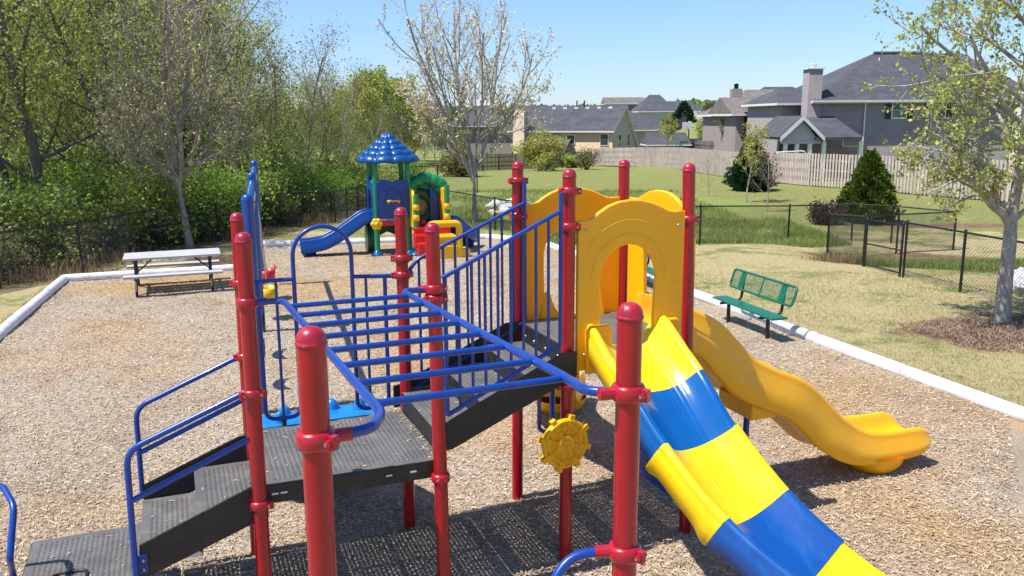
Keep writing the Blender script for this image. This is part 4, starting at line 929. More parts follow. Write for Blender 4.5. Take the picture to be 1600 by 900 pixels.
wf = [dpt(1760, 345, 34), dpt(1560, 322, 39), dpt(1393, 307, 44.6), dpt(1264, 294, 49.5), dpt(1135, 280, 62), dpt(1060, 270, 74), dpt(990, 264, 85), dpt(928, 260, 94)]
board_fence(wf, 1.83, 'long pale wooden board fence across the back of the lawn', M['fencewood'], .125, .085)
board_fence([dpt(1420, 240, 66), dpt(1250, 245, 72), dpt(1085, 240, 84)], 1.7, 'dark weathered picket fence just beyond the pale wooden fence', M['fenceold'], .11, .05, False)
board_fence([dpt(925, 258, 95), dpt(880, 262, 90), dpt(780, 262, 82), dpt(700, 262, 78)], 1.5, 'old grey picket fence half hidden by bushes left of the pale fence', M['fenceold'], .11, .05, False)
board_fence([dpt(1045, 200, 150), dpt(1072, 193, 158)], 1.8, 'dark wooden fence beside the two yellow chairs far off', M['fenceold'], .3, .02, False)
# ------------------------------------------------------------------ trees
class Tree:
    def __init__(s, seed): s.r = random.Random(seed); s.tubes = []; s.pts = []
    def branch(s, p, d, L, r, lvl, maxl, o):
        R_ = s.r; n = max(3, min(7, int(L / o.get('seg', .35)) + 2)); P = [p.copy()]; d = d.copy()
        wob = o.get('wob', .16); up = o.get('up', .08) * (1 if lvl > 0 else .3)
        for i in range(n):
            d = (d + Vector((R_.gauss(0, wob), R_.gauss(0, wob), R_.gauss(0, wob * .7) + up))).normalized(); P.append(P[-1] + d * (L / n))
        re = r * (.55 if lvl < maxl else .3); s.tubes.append((P, r, re, 7 if lvl <= 1 else (4 if lvl == 2 else 3)))
        if lvl >= o.get('leaflvl', maxl - 1):
            for i in range(1, len(P)): s.pts.append((P[i], d, lvl))
        if lvl < maxl:
            k = o['kids'][min(lvl, len(o['kids']) - 1)]; k = max(1, int(round(k * R_.uniform(.8, 1.2)))); a0 = R_.random() * 6.28
            for j in range(k):
                t = o.get('start', .3) + (1 - o.get('start', .3)) * (j + R_.random() * .7) / k if lvl > 0 else o.get('tstart', .35) + (1 - o.get('tstart', .35)) * (j + R_.random() * .5) / k
                t = min(t, .99); i = int(t * n); q = P[i].lerp(P[i + 1], t * n - i); rr = (r + (re - r) * t)
                ax = (P[i + 1] - P[i]).normalized(); an = R(o['ang'][min(lvl, len(o['ang']) - 1)]) * R_.uniform(.7, 1.25); a0 += 2.4 + R_.uniform(-.4, .4)
                s1 = ax.orthogonal().normalized(); s2 = ax.cross(s1); dd = ax * math.cos(an) + (s1 * math.cos(a0) + s2 * math.sin(a0)) * math.sin(an)
                s.branch(q, dd.normalized(), L * o['len'][min(lvl, len(o['len']) - 1)] * R_.uniform(.7, 1.15) * (1.15 - .45 * t), rr * o.get('rk', .6), lvl + 1, maxl, o)
    def wood(s, name, m, parent):
        mb = MB()
        for P, a, b, k in s.tubes: mb.tube(P, [a + (b - a) * i / (len(P) - 1) for i in range(len(P))], k, caps=False)
        return mb.build(name, m, parent)
def leaf_mesh(name, pts, n_per, spread, size, m, parent, seed=0, droop=0., asp=.6):
    g = np.random.default_rng(seed); P = np.array([tuple(p[0]) if isinstance(p, tuple) else tuple(p) for p in pts], np.float32)
    idx = g.integers(0, len(P), n_per) if isinstance(n_per, int) and n_per > 50 else np.repeat(np.arange(len(P)), n_per)
    C = P[idx] + g.normal(0, spread, (len(idx), 3)); n = len(C)
    d = g.normal(0, 1, (n, 3)); d[:, 2] -= droop; d /= np.linalg.norm(d, axis=1)[:, None]; q = np.cross(d, g.normal(0, 1, (n, 3))); q /= np.linalg.norm(q, axis=1)[:, None]
    s = size * (.55 + .9 * g.random(n))[:, None]; nr = np.cross(d, q) * .12
    V = np.stack([C - d * s * .5, C + q * s * asp * .5 + nr * s - d * s * .05, C + d * s * .5, C - q * s * asp * .5 + nr * s - d * s * .05], 1).reshape(-1, 3)
    return fast_mesh(name, V, (np.arange(n) * 4)[:, None] + np.arange(4)[None], m, parent)
def mk(name, label, cat, loc, group=None): return thing(name, label, cat, tuple(loc), 0, group)

# grey tree by the picnic table
b = G(297, 388); T = mk('bare_tree', 'wide grey tree with tan buds standing behind the picnic table', 'tree', b)
t = Tree(11); o = dict(kids=[9, 6, 5, 4], ang=[48, 42, 45, 45], len=[.62, .58, .55, .5], up=.07, wob=.11, tstart=.34, start=.22, rk=.55, leaflvl=3)
t.branch(Vector((0, 0, -.1)), Vector((-.07, .02, 1)).normalized(), 2.2, .15, 5, 5, dict(o, wob=.025, up=0))
t.pts.clear(); top = t.tubes[-1][0][-1]
for k, (dx, dy, dz, L, r) in enumerate(((-.35, .1, .95, 3.9, .075), (.32, -.15, .95, 4.1, .08), (-.12, .3, 1, 5.6, .08), (-.75, -.2, .62, 3.0, .06), (.8, .1, .55, 3.1, .06), (.1, -.75, .6, 2.8, .05), (-.9, .3, .3, 2.4, .045), (.95, -.2, .28, 2.4, .045), (-.3, -.8, .35, 2.4, .04), (.4, .8, .5, 2.8, .05), (0, .05, 1, 6.3, .09))):
    t.branch(top + Vector((0, 0, -.35 + .06 * k)), Vector((dx, dy, dz)).normalized(), L, r, 1, 4, dict(o, kids=[0, 8, 6, 4]))
t.wood('trunk', M['bark'], T); leaf_mesh('crown', t.pts, 8500, .07, .075, M['budg'], T, 3)
# centre tree behind the tower
b = G(741, 350); T = mk('blossoming_tree', 'tall grey tree with pale tan buds in the centre behind the small tower', 'tree', b)
t = Tree(23); t.branch(Vector((0, 0, -.1)), Vector((-.06, 0, 1)).normalized(), 2.15, .15, 5, 5, dict(o, wob=.03, up=0)); t.pts.clear(); top = t.tubes[-1][0][-1]
for k, (dx, dy, dz, L, r) in enumerate(((-.30, .05, 1, 6.3, .10), (.03, .1, 1, 6.4, .095), (.33, -.05, 1, 6.2, .10), (.62, .1, .85, 5.0, .075), (-.55, -.1, .85, 4.9, .07), (.15, -.4, .95, 5.2, .07), (-.1, .45, .95, 5.2, .07), (-.9, 0, .45, 3.0, .05), (.85, -.1, .6, 3.4, .055), (-.7, .3, .6, 3.6, .05))):
    t.branch(top + Vector((0, 0, -.4 + .06 * k)), Vector((dx - .08, dy, dz)).normalized(), L, r * .74, 1, 4, dict(o, kids=[0, 10, 5, 3], ang=[40, 38, 36, 40], len=[.5, .42, .5, .5], wob=.085, up=.10, start=.15))
t.wood('trunk', M['barkl'], T); leaf_mesh('crown', t.pts, 7500, .06, .095, M['bud'], T, 4)
# maple on the right
b = gz(1566, 502); T = mk('maple_tree', 'lichen barked tree with fresh green leaves at the right edge', 'tree', b)
t = Tree(5); mb = MB()
tr = [(0, 0, -.1), (0, 0, .02), (-.01, 0, .25), (-.02, .02, .8), (.0, .02, 1.35), (-.02, .04, 1.8), (.03, .05, 2.3), (.09, .07, 3.0), (.10, .05, 4.0), (.16, .08, 5.4)]
t.tubes.append(([Vector(p) for p in round_path([Vector(q) for q in tr], .3, 2)], .15, .06, 14))
om = dict(kids=[0, 7, 5, 3], ang=[40, 48, 46, 46], len=[.5, .50, .52, .55], up=.05, wob=.13, start=.18, rk=.58, leaflvl=3)
for (z, dx, dy, dz, L, r) in ((1.70, -.62, -.1, .8, 1.6, .075), (1.95, -.85, .25, .45, 1.7, .05), (2.5, -.9, -.15, .30, 2.3, .05), (2.95, -.85, .2, .45, 2.3, .05), (3.3, -.7, -.4, .55, 2.2, .045), (3.7, -.85, .1, .40, 2.3, .045), (4.2, -.6, .3, .7, 2.0, .04), (1.72, .75, -.1, .75, 1.5, .05), (3.1, .8, -.3, .5, 2.0, .05), (3.9, .6, .4, .7, 1.8, .04), (4.6, -.5, -.2, .8, 1.7, .04), (5.0, .3, 0, 1, 1.8, .04), (2.2, -.2, -.9, .5, 1.8, .045), (3.5, .1, -.9, .5, 1.8, .04), (2.75, .1, .9, .5, 1.8, .04)):
    x = np.interp(z, [1.8, 2.3, 3, 4, 5.4], [-.02, .03, .09, .10, .16]); y = .05
    t.branch(Vector((float(x), y, z)), Vector((dx, dy, dz)).normalized(), L, r, 1, 4, om)
t.wood('trunk', M['barkl'], T)
rr = random.Random(3); cl = []
for p, d, l in t.pts:
    if rr.random() < .36: cl += [p + Vector((rr.gauss(0, .035), rr.gauss(0, .035), rr.gauss(0, .035))) for _ in range(2)]
leaf_mesh('crown', cl, 11000, .042, .062, M['leaf_maple'], T, 5, droop=.4, asp=.8)

# woodland prototypes
def wood_tree(name, label, seed, h, r, leafm, nl, ls, barkm, cat='tree', wide=1., lowstart=.18, group='woodland trees behind the chain link fence', twiggy=False, spread=.32):
    T = mk(name, label, cat, (0, 0, -50), group); t = Tree(seed)
    oo = dict(kids=[16, 6, 4, 3] if not twiggy else [14, 7, 5, 3], ang=[58 if not twiggy else 34, 48, 45], len=[.36 * wide, .55, .55], up=.10, wob=.10, tstart=lowstart, start=.25, rk=.42, leaflvl=2, seg=.6)
    t.branch(Vector((0, 0, -.3)), Vector((t.r.gauss(0, .04), t.r.gauss(0, .04), 1)).normalized(), h, r, 0, 3 if not twiggy else 4, oo)
    t.wood('trunk', barkm, T); leaf_mesh('crown', t.pts, nl, spread, ls, leafm, T, seed); return T
G1 = 'yellow green woodland trees on the left'; G2 = 'mid green woodland trees on the left'; G3 = 'bare twiggy woodland trees on the left'
A = [wood_tree('woodland_tree', 'tall yellow green tree in the wood behind the left fence', 101 + k, 11 + k, .17, M['leaf_spring'], 9000, .11, M['barkd'], group=G1, wide=1.15) for k in range(2)]
B = [wood_tree('woodland_tree', 'mid green leafy tree in the wood behind the left fence', 201 + k, 9 + k, .15, M['leaf_mid'], 9500, .11, M['barkd'], group=G2, wide=1.2, lowstart=.1) for k in range(2)]
C = [wood_tree('bare_tree', 'thin bare grey tree rising above the wood on the left', 301 + k, 9.5 + k, .11, M['leaf_olive'], 1800, .12, M['bark'], group=G3, wide=.9, lowstart=.3, twiggy=True) for k in range(2)]
D = [wood_tree('woodland_tree', 'rounded leafy green tree beyond the small play tower', 451 + k, 8.5 + k, .16, M['leaf_mid'] if k else M['leaf_spring'], 9000, .30, M['barkd'], group='rounded green trees beyond the play tower', wide=1.25, lowstart=.12) for k in range(2)]
protos = {'A': A, 'B': B, 'C': C, 'D': D}; used = {}
def place(kind, k, x, y, s=1., rz=None, lab=None):
    src = protos[kind][k % len(protos[kind])]; key = (kind, k % len(protos[kind]))
    o_ = src if key not in used else copy_tree(src); used[key] = 1
    o_.location = (x, y, float(terrain(x, y)) - .1); o_.scale = (s, s, s * random.uniform(.95, 1.08)); o_.rotation_euler.z = random.uniform(0, 6.28) if rz is None else rz
    if lab: o_['label'] = lab
    return o_
def pxp(x, Y): return ((x - 800) / F * (Y * .98 + .7), Y)
WOOD = [('A', 0, -60, 24, 1.0), ('B', 0, 20, 26, .9), ('A', 1, 85, 25.5, 1.0), ('A', 0, 150, 30, 1.0), ('B', 1, 205, 29, .80), ('A', 1, 240, 34, .95), ('B', 0, 120, 34, 1.05), ('A', 0, 20, 33, 1.1), ('B', 1, -30, 31, 1.1),
        ('B', 0, 300, 33, .62), ('A', 1, 350, 37, .74), ('B', 1, 395, 36, .52), ('C', 0, 330, 34, .95), ('C', 1, 400, 36, .80), ('C', 0, 440, 38, .72), ('B', 0, 440, 42, .58), ('C', 1, 478, 41, .66), ('C', 0, 505, 43, .58), ('B', 1, 500, 44, .46), ('C', 1, 530, 47, .55), ('C', 0, 548, 50, .48), ('C', 1, 290, 36, .9),
        ('B', 1, 555, 56, .42), ('D', 0, 592, 95, .95), ('D', 1, 618, 100, .92), ('D', 0, 648, 110, .66), ('D', 1, 566, 90, .95), ('D', 0, 538, 80, .82), ('B', 1, 545, 66, .66), ('C', 0, 610, 60, .42), ('C', 1, 640, 62, .42), ('C', 0, 665, 66, .38), ('D', 1, 680, 120, .46), ('D', 0, 720, 125, .40), ('D', 1, 760, 135, .34), ('D', 0, 795, 140, .34), ('C', 1, 580, 55, .46),
        ('B', 1, 265, 42, .9), ('A', 0, 415, 50, .64), ('A', 1, 180, 44, 1.2), ('B', 0, 60, 42, 1.2), ('A', 0, 470, 58, .60),
        ('A', 0, -40, 50, 1.25), ('B', 1, 30, 54, 1.3), ('A', 1, 95, 52, 1.3), ('B', 0, 160, 55, 1.3), ('A', 0, 215, 52, 1.15), ('B', 1, 262, 56, 1.15), ('A', 1, 312, 54, 1.0), ('B', 0, 350, 56, .92), ('A', 0, 385, 60, .9), ('B', 1, 430, 62, .78)]
for kd, k, x, Y, s in WOOD:
    X, Y = pxp(x, Y); place(kd, k, X, Y, s)
# shrubs
def shrub(name, label, seed, loc, h, wd, leafm, nl, ls, cat='shrub', group=None, twig=True, cone=False, barkm=None, low=.0):
    T = mk(name, label, cat, loc, group); t = Tree(seed); r = t.r
    for k in range(16):
        a = r.random() * 6.28; e = r.uniform(.15, 1) ** .6
        d = Vector((math.cos(a) * wd / h * e * 1.0, math.sin(a) * wd / h * e, 1.15 - .4 * e)).normalized()
        t.branch(Vector((r.gauss(0, .06) * wd, r.gauss(0, .06) * wd, -.05)), d, h * r.uniform(.65, .95), .012 + .008 * h, 1, 3, dict(kids=[0, 6, 4], ang=[40, 45, 45], len=[.5, .45, .5], up=.05, wob=.14, start=.15, rk=.5, leaflvl=2, seg=.3))
    t.wood('stem', barkm or M['twig'], T); leaf_mesh('foliage', t.pts, nl, .07 * h ** .5 + .05, ls, leafm, T, seed); return T
S = [shrub('woodland_shrub', 'bright green leafy shrub behind the left chain link fence', 401, (0, 0, -50), 2.6, 2.2, M['leaf_bright'], 5000, .10, group='bright shrubs behind the left fence'),
     shrub('woodland_shrub', 'dark green dense shrub behind the left chain link fence', 402, (0, 0, -50), 2.4, 2.2, M['leaf_dark'], 4600, .10, group='dark shrubs behind the left fence'),
     shrub('dry_brush', 'tangle of dry tan brush behind the left chain link fence', 403, (0, 0, -50), 1.5, 1.8, M['leaf_olive'], 1800, .08, cat='brush', group='dry brush behind the left fence')]
us = set()
def ps(i, X, Y, s):
    o_ = S[i] if i not in us else copy_tree(S[i]); us.add(i); o_.location = (X, Y, float(terrain(X, Y)) - .1); o_.rotation_euler.z = random.uniform(0, 6.28); o_.scale = (s * random.uniform(.9, 1.2), s, s * random.uniform(.85, 1.1)); return o_
for i, x, Y, s in [(1, -60, 20.5, 1), (2, -10, 19.5, 1), (1, 40, 21.5, 1.1), (2, 95, 21.8, .9), (0, 130, 25, 1.1), (1, 160, 24, 1), (2, 190, 24.5, .8), (1, 215, 26.5, 1.2), (0, 245, 28, 1.0), (2, 262, 26.8, .9), (0, 300, 28.5, 1.0), (2, 320, 28.5, .9), (0, 345, 30, 1.2), (1, 365, 32, 1.3), (0, 392, 33.5, 1.1), (0, 425, 34.5, .95), (2, 430, 33.2, .8), (1, 450, 36, 1.1), (0, 478, 36.5, .9), (2, 490, 34.8, .8), (0, 515, 38, .8), (2, 505, 36, .7), (1, 535, 42, .9), (0, 560, 44, .7), (1, 0, 27, 1.3), (1, 60, 28, 1.3), (0, 100, 29, 1.3), (1, 280, 31, 1.3), (1, 415, 38, 1.3), (1, 500, 42, 1.2), (1, 590, 50, 1.0), (2, 560, 40, .7), (0, 640, 55, .8), (2, 610, 46, .8)]:
    X, Y = pxp(x, Y); ps(i, X, Y, s)
# individual shrubs and ornamental trees
def cone_tree(name, label, loc, h, wd, leafm, nl, ls, seed, lumps=.30):
    T = mk(name, label, 'evergreen', loc); g = np.random.default_rng(seed)
    zf = 1 - g.random(nl) ** .62; a = g.random(nl) * 6.283; prof = np.where(zf < .12, .55 + zf * 3.75, 1.02 * (1 - zf) ** .72 + .02)
    lob = 1 + lumps * np.sin(a * 5 + zf * 9) * np.sin(zf * 17 + a * 2) + .10 * np.sin(a * 11 - zf * 23); rad = wd / 2 * prof * lob * (1 - .42 * g.random(nl) ** 2.2) * (1 + .22 * (g.random(nl) > .93))
    C = np.stack([rad * np.cos(a), rad * np.sin(a), zf * h * (1 + .03 * np.sin(a * 3))], 1); out = np.stack([np.cos(a), np.sin(a), np.full(nl, .75)], 1) + g.normal(0, .38, (nl, 3)); out /= np.linalg.norm(out, axis=1)[:, None]
    q = np.cross(out, g.normal(0, 1, (nl, 3))); q /= np.linalg.norm(q, axis=1)[:, None]; s = ls * (.6 + .8 * g.random(nl))[:, None]
    V = np.stack([C, C + q * s * .28 + out * s * .45, C + out * s, C - q * s * .28 + out * s * .45], 1).reshape(-1, 3)
    fast_mesh('crown', V, (np.arange(nl) * 4)[:, None] + np.arange(4)[None], leafm, T); m = MB(); m.tube([(0, 0, -.1), (0, 0, h * .9)], [.06, .01], 8); m.build('trunk', M['barkd'], T)
b = G(1354, 347); cone_tree('cypress', 'broad conical yellow green evergreen behind the chain link gate', b, 2.6, 1.88, M['fir'], 19000, .15, 31)
b = dpt(1172, 290, 47); cone_tree('spruce', 'dark blue green rounded evergreen against the pale fence', b, 2.8, 2.3, M['firb'], 9000, .17, 32)
b = dpt(1356, 290, 45); 
shrub('plum_shrub', 'dark purple round shrub left of the conical evergreen', 41, G(1291, 350), .85, .85, M['plum'], 5000, .075)
shrub('yellow_bush', 'large light green bush in front of the tan house', 42, dpt(848, 262, 78), 3.6, 3.6, M['leaf_spring'], 5000, .2)
shrub('yellow_bush', 'small green bush by the old grey fence left of the centre tree', 43, dpt(720, 268, 70), 2.2, 2.6, M['leaf_olive'], 5000, .18)
shrub('green_bush', 'green bush low beside the porch of the tan house', 45, dpt(893, 262, 90), 1.6, 2.6, M['leaf_mid'], 4000, .2)
shrub('reed_clump', 'clump of dry tan reeds at the end of the pale fence', 44, dpt(915, 268, 84), 2.2, 1.6, M['leaf_olive'], 1200, .16)
def sapling(name, label, seed, loc, h, r, leafm, nl, ls, wide=.5, kids=12, start=.3, mt='bark'):
    T = mk(name, label, 'tree', loc); t = Tree(seed)
    t.branch(Vector((0, 0, -.1)), Vector((.02, 0, 1)).normalized(), h, r, 0, 3, dict(kids=[kids, 5, 3], ang=[42, 42, 40], len=[wide, .5, .5], up=.12, wob=.07, tstart=start, start=.25, rk=.45, leaflvl=2, seg=.4))
    t.wood('trunk', M[mt], T); leaf_mesh('crown', t.pts, nl, .07, ls, leafm, T, seed)
sapling('young_tree', 'slim yellow green young tree in front of the dark evergreen', 51, G(1166, 316), 3.1, .04, M['leaf_spring'], 1500, .09, .42)
sapling('young_tree', 'small reddish bare young tree right of the dark evergreen', 52, dpt(1200, 306, 36), 2.3, .03, M['plum'], 500, .07, .42)
sapling('sapling', 'leafless multi stemmed sapling on the lawn by the pale fence', 53, G(1108, 308), 2.0, .018, M['budg'], 60, .06, .6, 7, .05)
sapling('yard_tree', 'yellowish tree in front of the grey roofed shed', 54, dpt(1042, 240, 96), 3.4, .06, M['leaf_spring'], 1600, .16, .5)
sapling('yard_tree', 'bright yellow green tree beside the brown roofed house', 55, dpt(1127, 203, 112), 3.4, .09, M['leaf_spring'], 4000, .22, .42, start=.1)
sapling('yard_tree', 'bare reddish tree on the far lawn', 56, dpt(1098, 205, 112), 4.6, .10, M['plum'], 900, .16, .42)
sapling('yard_tree', 'bare purple tree against the wall of the brown house', 57, dpt(1205, 236, 68), 4.2, .07, M['plum'], 700, .12, .42)
sapling('yard_tree', 'small autumn coloured tree by the wooden playhouse', 58, dpt(1148, 238, 78), 3.6, .06, M['leaf_olive'], 1800, .16, .45)
b = dpt(1068, 193, 165); cone_tree('spruce', 'dark spruce in front of the far hip roofed house', b, 4.2, 4.2, M['firb'], 3500, .4, 34)
b = dpt(1040, 193, 162); cone_tree('spruce', 'small green conical tree beside the far hip roofed house', b, 2.4, 2.2, M['fir'], 1600, .3, 35)
shrub('green_bush', 'round green bush by the wooden playhouse', 46, dpt(1113, 226, 92), 1.7, 2.0, M['leaf_bright'], 2500, .2)
shrub('green_bush', 'dark green bush under the bare reddish tree far off', 47, dpt(1107, 197, 122), 2.6, 3.4, M['leaf_dark'], 2500, .3)

# tall grass, lawn tufts
def blades(name, label, X, Y, h, wd, m, lean=.45):
    n = len(X); Z = terrain(X, Y); a = rng.random(n) * 6.283; hh = h * (.5 + rng.random(n)); dx, dy = np.cos(a), np.sin(a); ln = lean * hh * rng.random(n); b_ = rng.random(n) * 6.283
    B = np.stack([X, Y, Z - .02], 1); side = np.stack([dx, dy, 0 * dx], 1) * (wd * (.6 + .8 * rng.random(n)))[:, None]; tip = B + np.stack([np.cos(b_) * ln, np.sin(b_) * ln, hh], 1); mid = B + np.stack([np.cos(b_) * ln * .35, np.sin(b_) * ln * .35, hh * .6], 1)
    V = np.stack([B - side / 2, B + side / 2, mid + side * .4, mid - side * .4, tip + side * .06, tip - side * .06], 1).reshape(-1, 3); q = np.arange(n) * 6
    stuff(fast_mesh(name, V, np.concatenate([np.stack([q, q + 1, q + 2, q + 3], 1), np.stack([q + 3, q + 2, q + 4, q + 5], 1)]), m), label, 'grass')
gm = mat('tall_grass_blade', (.20, .29, .06), .6, col2=(.32, .34, .11), scale=.7, trans=.35, island=.4, hue=.02, spec=.2)
tm = mat('lawn_blade', (.54, .455, .245), .7, col2=(.31, .34, .11), scale=.6, trans=.3, island=.35, hue=.02, spec=.15)
n = 60000; X = .2 + rng.random(n) * 10.2; Y = 26.4 - .09 * (X - 2) + rng.random(n) ** 1.15 * 7.0 + .35 * np.sin(X * 1.3); k = (np.sin(X * 2.1 + Y) * np.sin(Y * 1.7 - X * .6) + rng.random(n) * 1.2) > .0
X1, Y1 = X[k], Y[k]
n = 24000; f = rng.random(n); p0, p1 = np.array([9.0, 20.6]), np.array([14.5, 17.6]); X = p0[0] + (p1[0] - p0[0]) * f + rng.normal(0, .1, n); Y = p0[1] + (p1[1] - p0[1]) * f + .2 + rng.random(n) ** 1.2 * 4.2; k = (np.sin(X * 2.7 + Y * 1.3) * np.sin(Y * 2.3 - X) + rng.random(n) * 1.3) > .15
blades('tall_grass', 'tall green grass growing along the ditch behind the black fence', np.concatenate([X1, X[k]]), np.concatenate([Y1, Y[k]]), .165, .011, gm, .7)
n = 30000; X = -3 + rng.random(n) * 12; Y = 31 + rng.random(n) ** 1.4 * 16; k = (np.sin(X * .9 + Y * .5) * np.sin(Y * .8 - X * .3) + rng.random(n) * 1.0) > .15
blades('rough_grass', 'rough green grass on the slope beyond the far fence', X[k], Y[k], .16, .016, gm)
n = 110000; X = 1.5 + rng.random(n) * 13; Y = 9.5 + rng.random(n) * 16.5; k = (~inpoly(X - .18, Y, KERB)) & (~inpoly(X, Y, KERB)) & (X > 2) & (rng.random(n) < .9) & (((X - 8.9) / 2.3) ** 2 + ((Y - 14.0) / 1.35) ** 2 > .9)
k &= (np.sin(X * 1.9 + Y * .7) * np.sin(Y * 1.5 - X * .5) + rng.random(n) * 1.5) > .1
X2, Y2 = X[k], Y[k]; n = 16000; X = -9.5 + rng.random(n) * 9; Y = 20.5 + rng.random(n) * 7; k = ~inpoly(X, Y, KERB) & ~inpoly(X, Y - .15, KERB)
blades('lawn_grass', 'short dry tan and green lawn grass around the play area', np.concatenate([X2, X[k]]), np.concatenate([Y2, Y[k]]), .032, .010, tm, 1.3)
X = []; Y = []
for (x0, y0), (x1, y1) in zip(KERB[:-1], KERB[1:]):
    L_ = math.hypot(x1 - x0, y1 - y0); n = int(L_ * 170); f = rng.random(n); nx_, ny_ = (y1 - y0) / L_, -(x1 - x0) / L_; sg = -1 if inpoly(np.array([(x0 + x1) / 2 + nx_ * .3]), np.array([(y0 + y1) / 2 + ny_ * .3]), KERB)[0] else 1
    of = sg * (.10 + .16 * rng.random(n) ** 1.6) ; keep = (np.sin(f * L_ * 2.3) + np.sin(f * L_ * 5.1 + 1) + rng.random(n) * 2) > .6
    X.append((x0 + (x1 - x0) * f + nx_ * of)[keep]); Y.append((y0 + (y1 - y0) * f + ny_ * of)[keep])
blades('edge_grass', 'ragged grass growing against the white border pipes', np.concatenate(X), np.concatenate(Y), .11, .010, tm, .9)
n = 5000; cl = [(1303, 404, .28), (1325, 405, .2)]; X = []; Y = []
for x, y, s in cl: q = gz(x, y); X.append(q[0] + rng.normal(0, s, 900)); Y.append(q[1] + rng.normal(0, .12, 900))
dm = mat('dry_straw', (.36, .25, .13), .8, noise=.4, scale=3, trans=.2, island=.4)
blades('straw_clump', 'clump of dry brown straw at the foot of the chain link panel', np.concatenate(X), np.concatenate(Y), .17, .012, dm)
X = []; Y = []
for x, y in ((330, 377), (360, 372), (455, 352), (490, 351), (505, 349), (40, 447), (90, 437), (160, 420)): q = G(x, y); X.append(q[0] + rng.normal(0, .6, 160)); Y.append(q[1] + .7 + rng.normal(0, .3, 160))
blades('dry_grass', 'tufts of dry brown grass along the left chain link fence', np.concatenate(X), np.concatenate(Y), .38, .014, dm, .8)

n = 9000; a = rng.random(n) * 6.283; q = rng.random(n) ** .5 * (1 + .12 * np.sin(a * 5)); sm = mat('pine_straw', (.35, .23, .15), .85, col2=(.21, .145, .105), scale=2.5, island=.5, hue=.015)
blades('pine_straw', 'bed of brown pine straw under the tree on the right', 8.9 + 2.1 * q * np.cos(a), 14.0 + 1.35 * q * np.sin(a), .045, .012, sm, 4.0)
# rocks
def rockpile(pts, label, group, size):
    for i, (x, y, z) in enumerate(pts):
        bm = bmesh.new(); bmesh.ops.create_icosphere(bm, subdivisions=2, radius=1); r = random.Random(i * 7 + len(pts)); s = size * r.uniform(.6, 1.3)
        pl = [(Vector((r.gauss(0, 1), r.gauss(0, 1), r.gauss(0, 1))).normalized(), r.uniform(.5, .8)) for _ in range(9)]
        for v in bm.verts:
            for nn, dd in pl:
                e = v.co.dot(nn) - dd
                if e > 0: v.co -= nn * e
            v.co = Vector((v.co.x * s * 1.25, v.co.y * s, v.co.z * s * .7))
        me = bpy.data.meshes.new('rock'); bm.to_mesh(me); bm.free(); me.materials.append(M['rock']); o_ = bpy.data.objects.new('rock', me); COL.objects.link(o_); o_.location = (x, y, z); o_.rotation_euler.z = r.uniform(0, 6); tag(o_, label, 'rock', group)
P = []
for k in range(46): q = G(766 + 62 * rng.random(), 316 + 20 * rng.random()); P.append((q[0], q[1], q[2] + .05))
rockpile(P, 'pale broken rock in the pile behind the centre tree', 'pale rock pile behind the centre tree', .26)
P = []
for k in range(16): q = gz(1585 + 40 * rng.random(), 428 + 32 * rng.random()); P.append((q[0], q[1], .05))
rockpile(P, 'white rock in the pile at the right edge beside the tree', 'white rocks at the right edge', .2)
# ------------------------------------------------------------------ houses
def wall_box(T, x0, x1, y0, y1, z0, z1, m, name='wall'):
    b = MB(); b.box(((x0 + x1) / 2, (y0 + y1) / 2, (z0 + z1) / 2), (x1 - x0, y1 - y0, z1 - z0)); return b.build(name, m, T)
def hip(T, x0, x1, y0, y1, ze, zr, ix, m, ov=.45, jx=None, name='roof'):
    """hip roof with ridge along x; ix inset of ridge ends (0 = gable)"""
    x0 -= ov; x1 += ov; y0 -= ov; y1 += ov; ym = (y0 + y1) / 2; jx = ix if jx is None else jx; b = MB(); th = .16
    e = [(x0, y0, ze), (x1, y0, ze), (x1, y1, ze), (x0, y1, ze)]; r = [(x0 + ix, ym, zr), (x1 - jx, ym, zr)]
    lo = [(x, y, ze - th) for x, y, _ in e]
    b.add(e + r, [(0, 1, 5, 4), (2, 3, 4, 5), (1, 2, 5), (3, 0, 4)]); b.add(e + lo, [(0, 4, 5, 1), (1, 5, 6, 2), (2, 6, 7, 3), (3, 7, 4, 0), (4, 7, 6, 5)], 1)
    return b.build(name, [m, M['trim']], T)
def window(T, x, y, z, w_, h, glass='glass', shut=False, axis='y'):
    b = MB(); S_ = (w_ + .16, .08, h + .16) if axis == 'y' else (.08, w_ + .16, h + .16); b.box((x, y, z), S_); f = b.build('window', M['trim'], T)
    b = MB(); d = (0, -.045) if axis == 'y' else (.045, 0)
    for s in (-1, 1): b.box((x + d[0], y + d[1], z + s * h * .255), (w_, .012, h * .47) if axis == 'y' else (.012, w_, h * .47))
    b.build('pane', M[glass], f)
    if shut:
        for s in (-1, 1): b = MB(); b.box((x + s * (w_ / 2 + .30), y - .01, z), (.42, .06, h + .16)); b.build('shutter', M['shutter'], f)
def hp(x, y, Y): p = gY(x, y, Y); return p[0], p[2]
def house(name, label, Y, xc): return thing(name, label, 'house', (0, 0, 0))
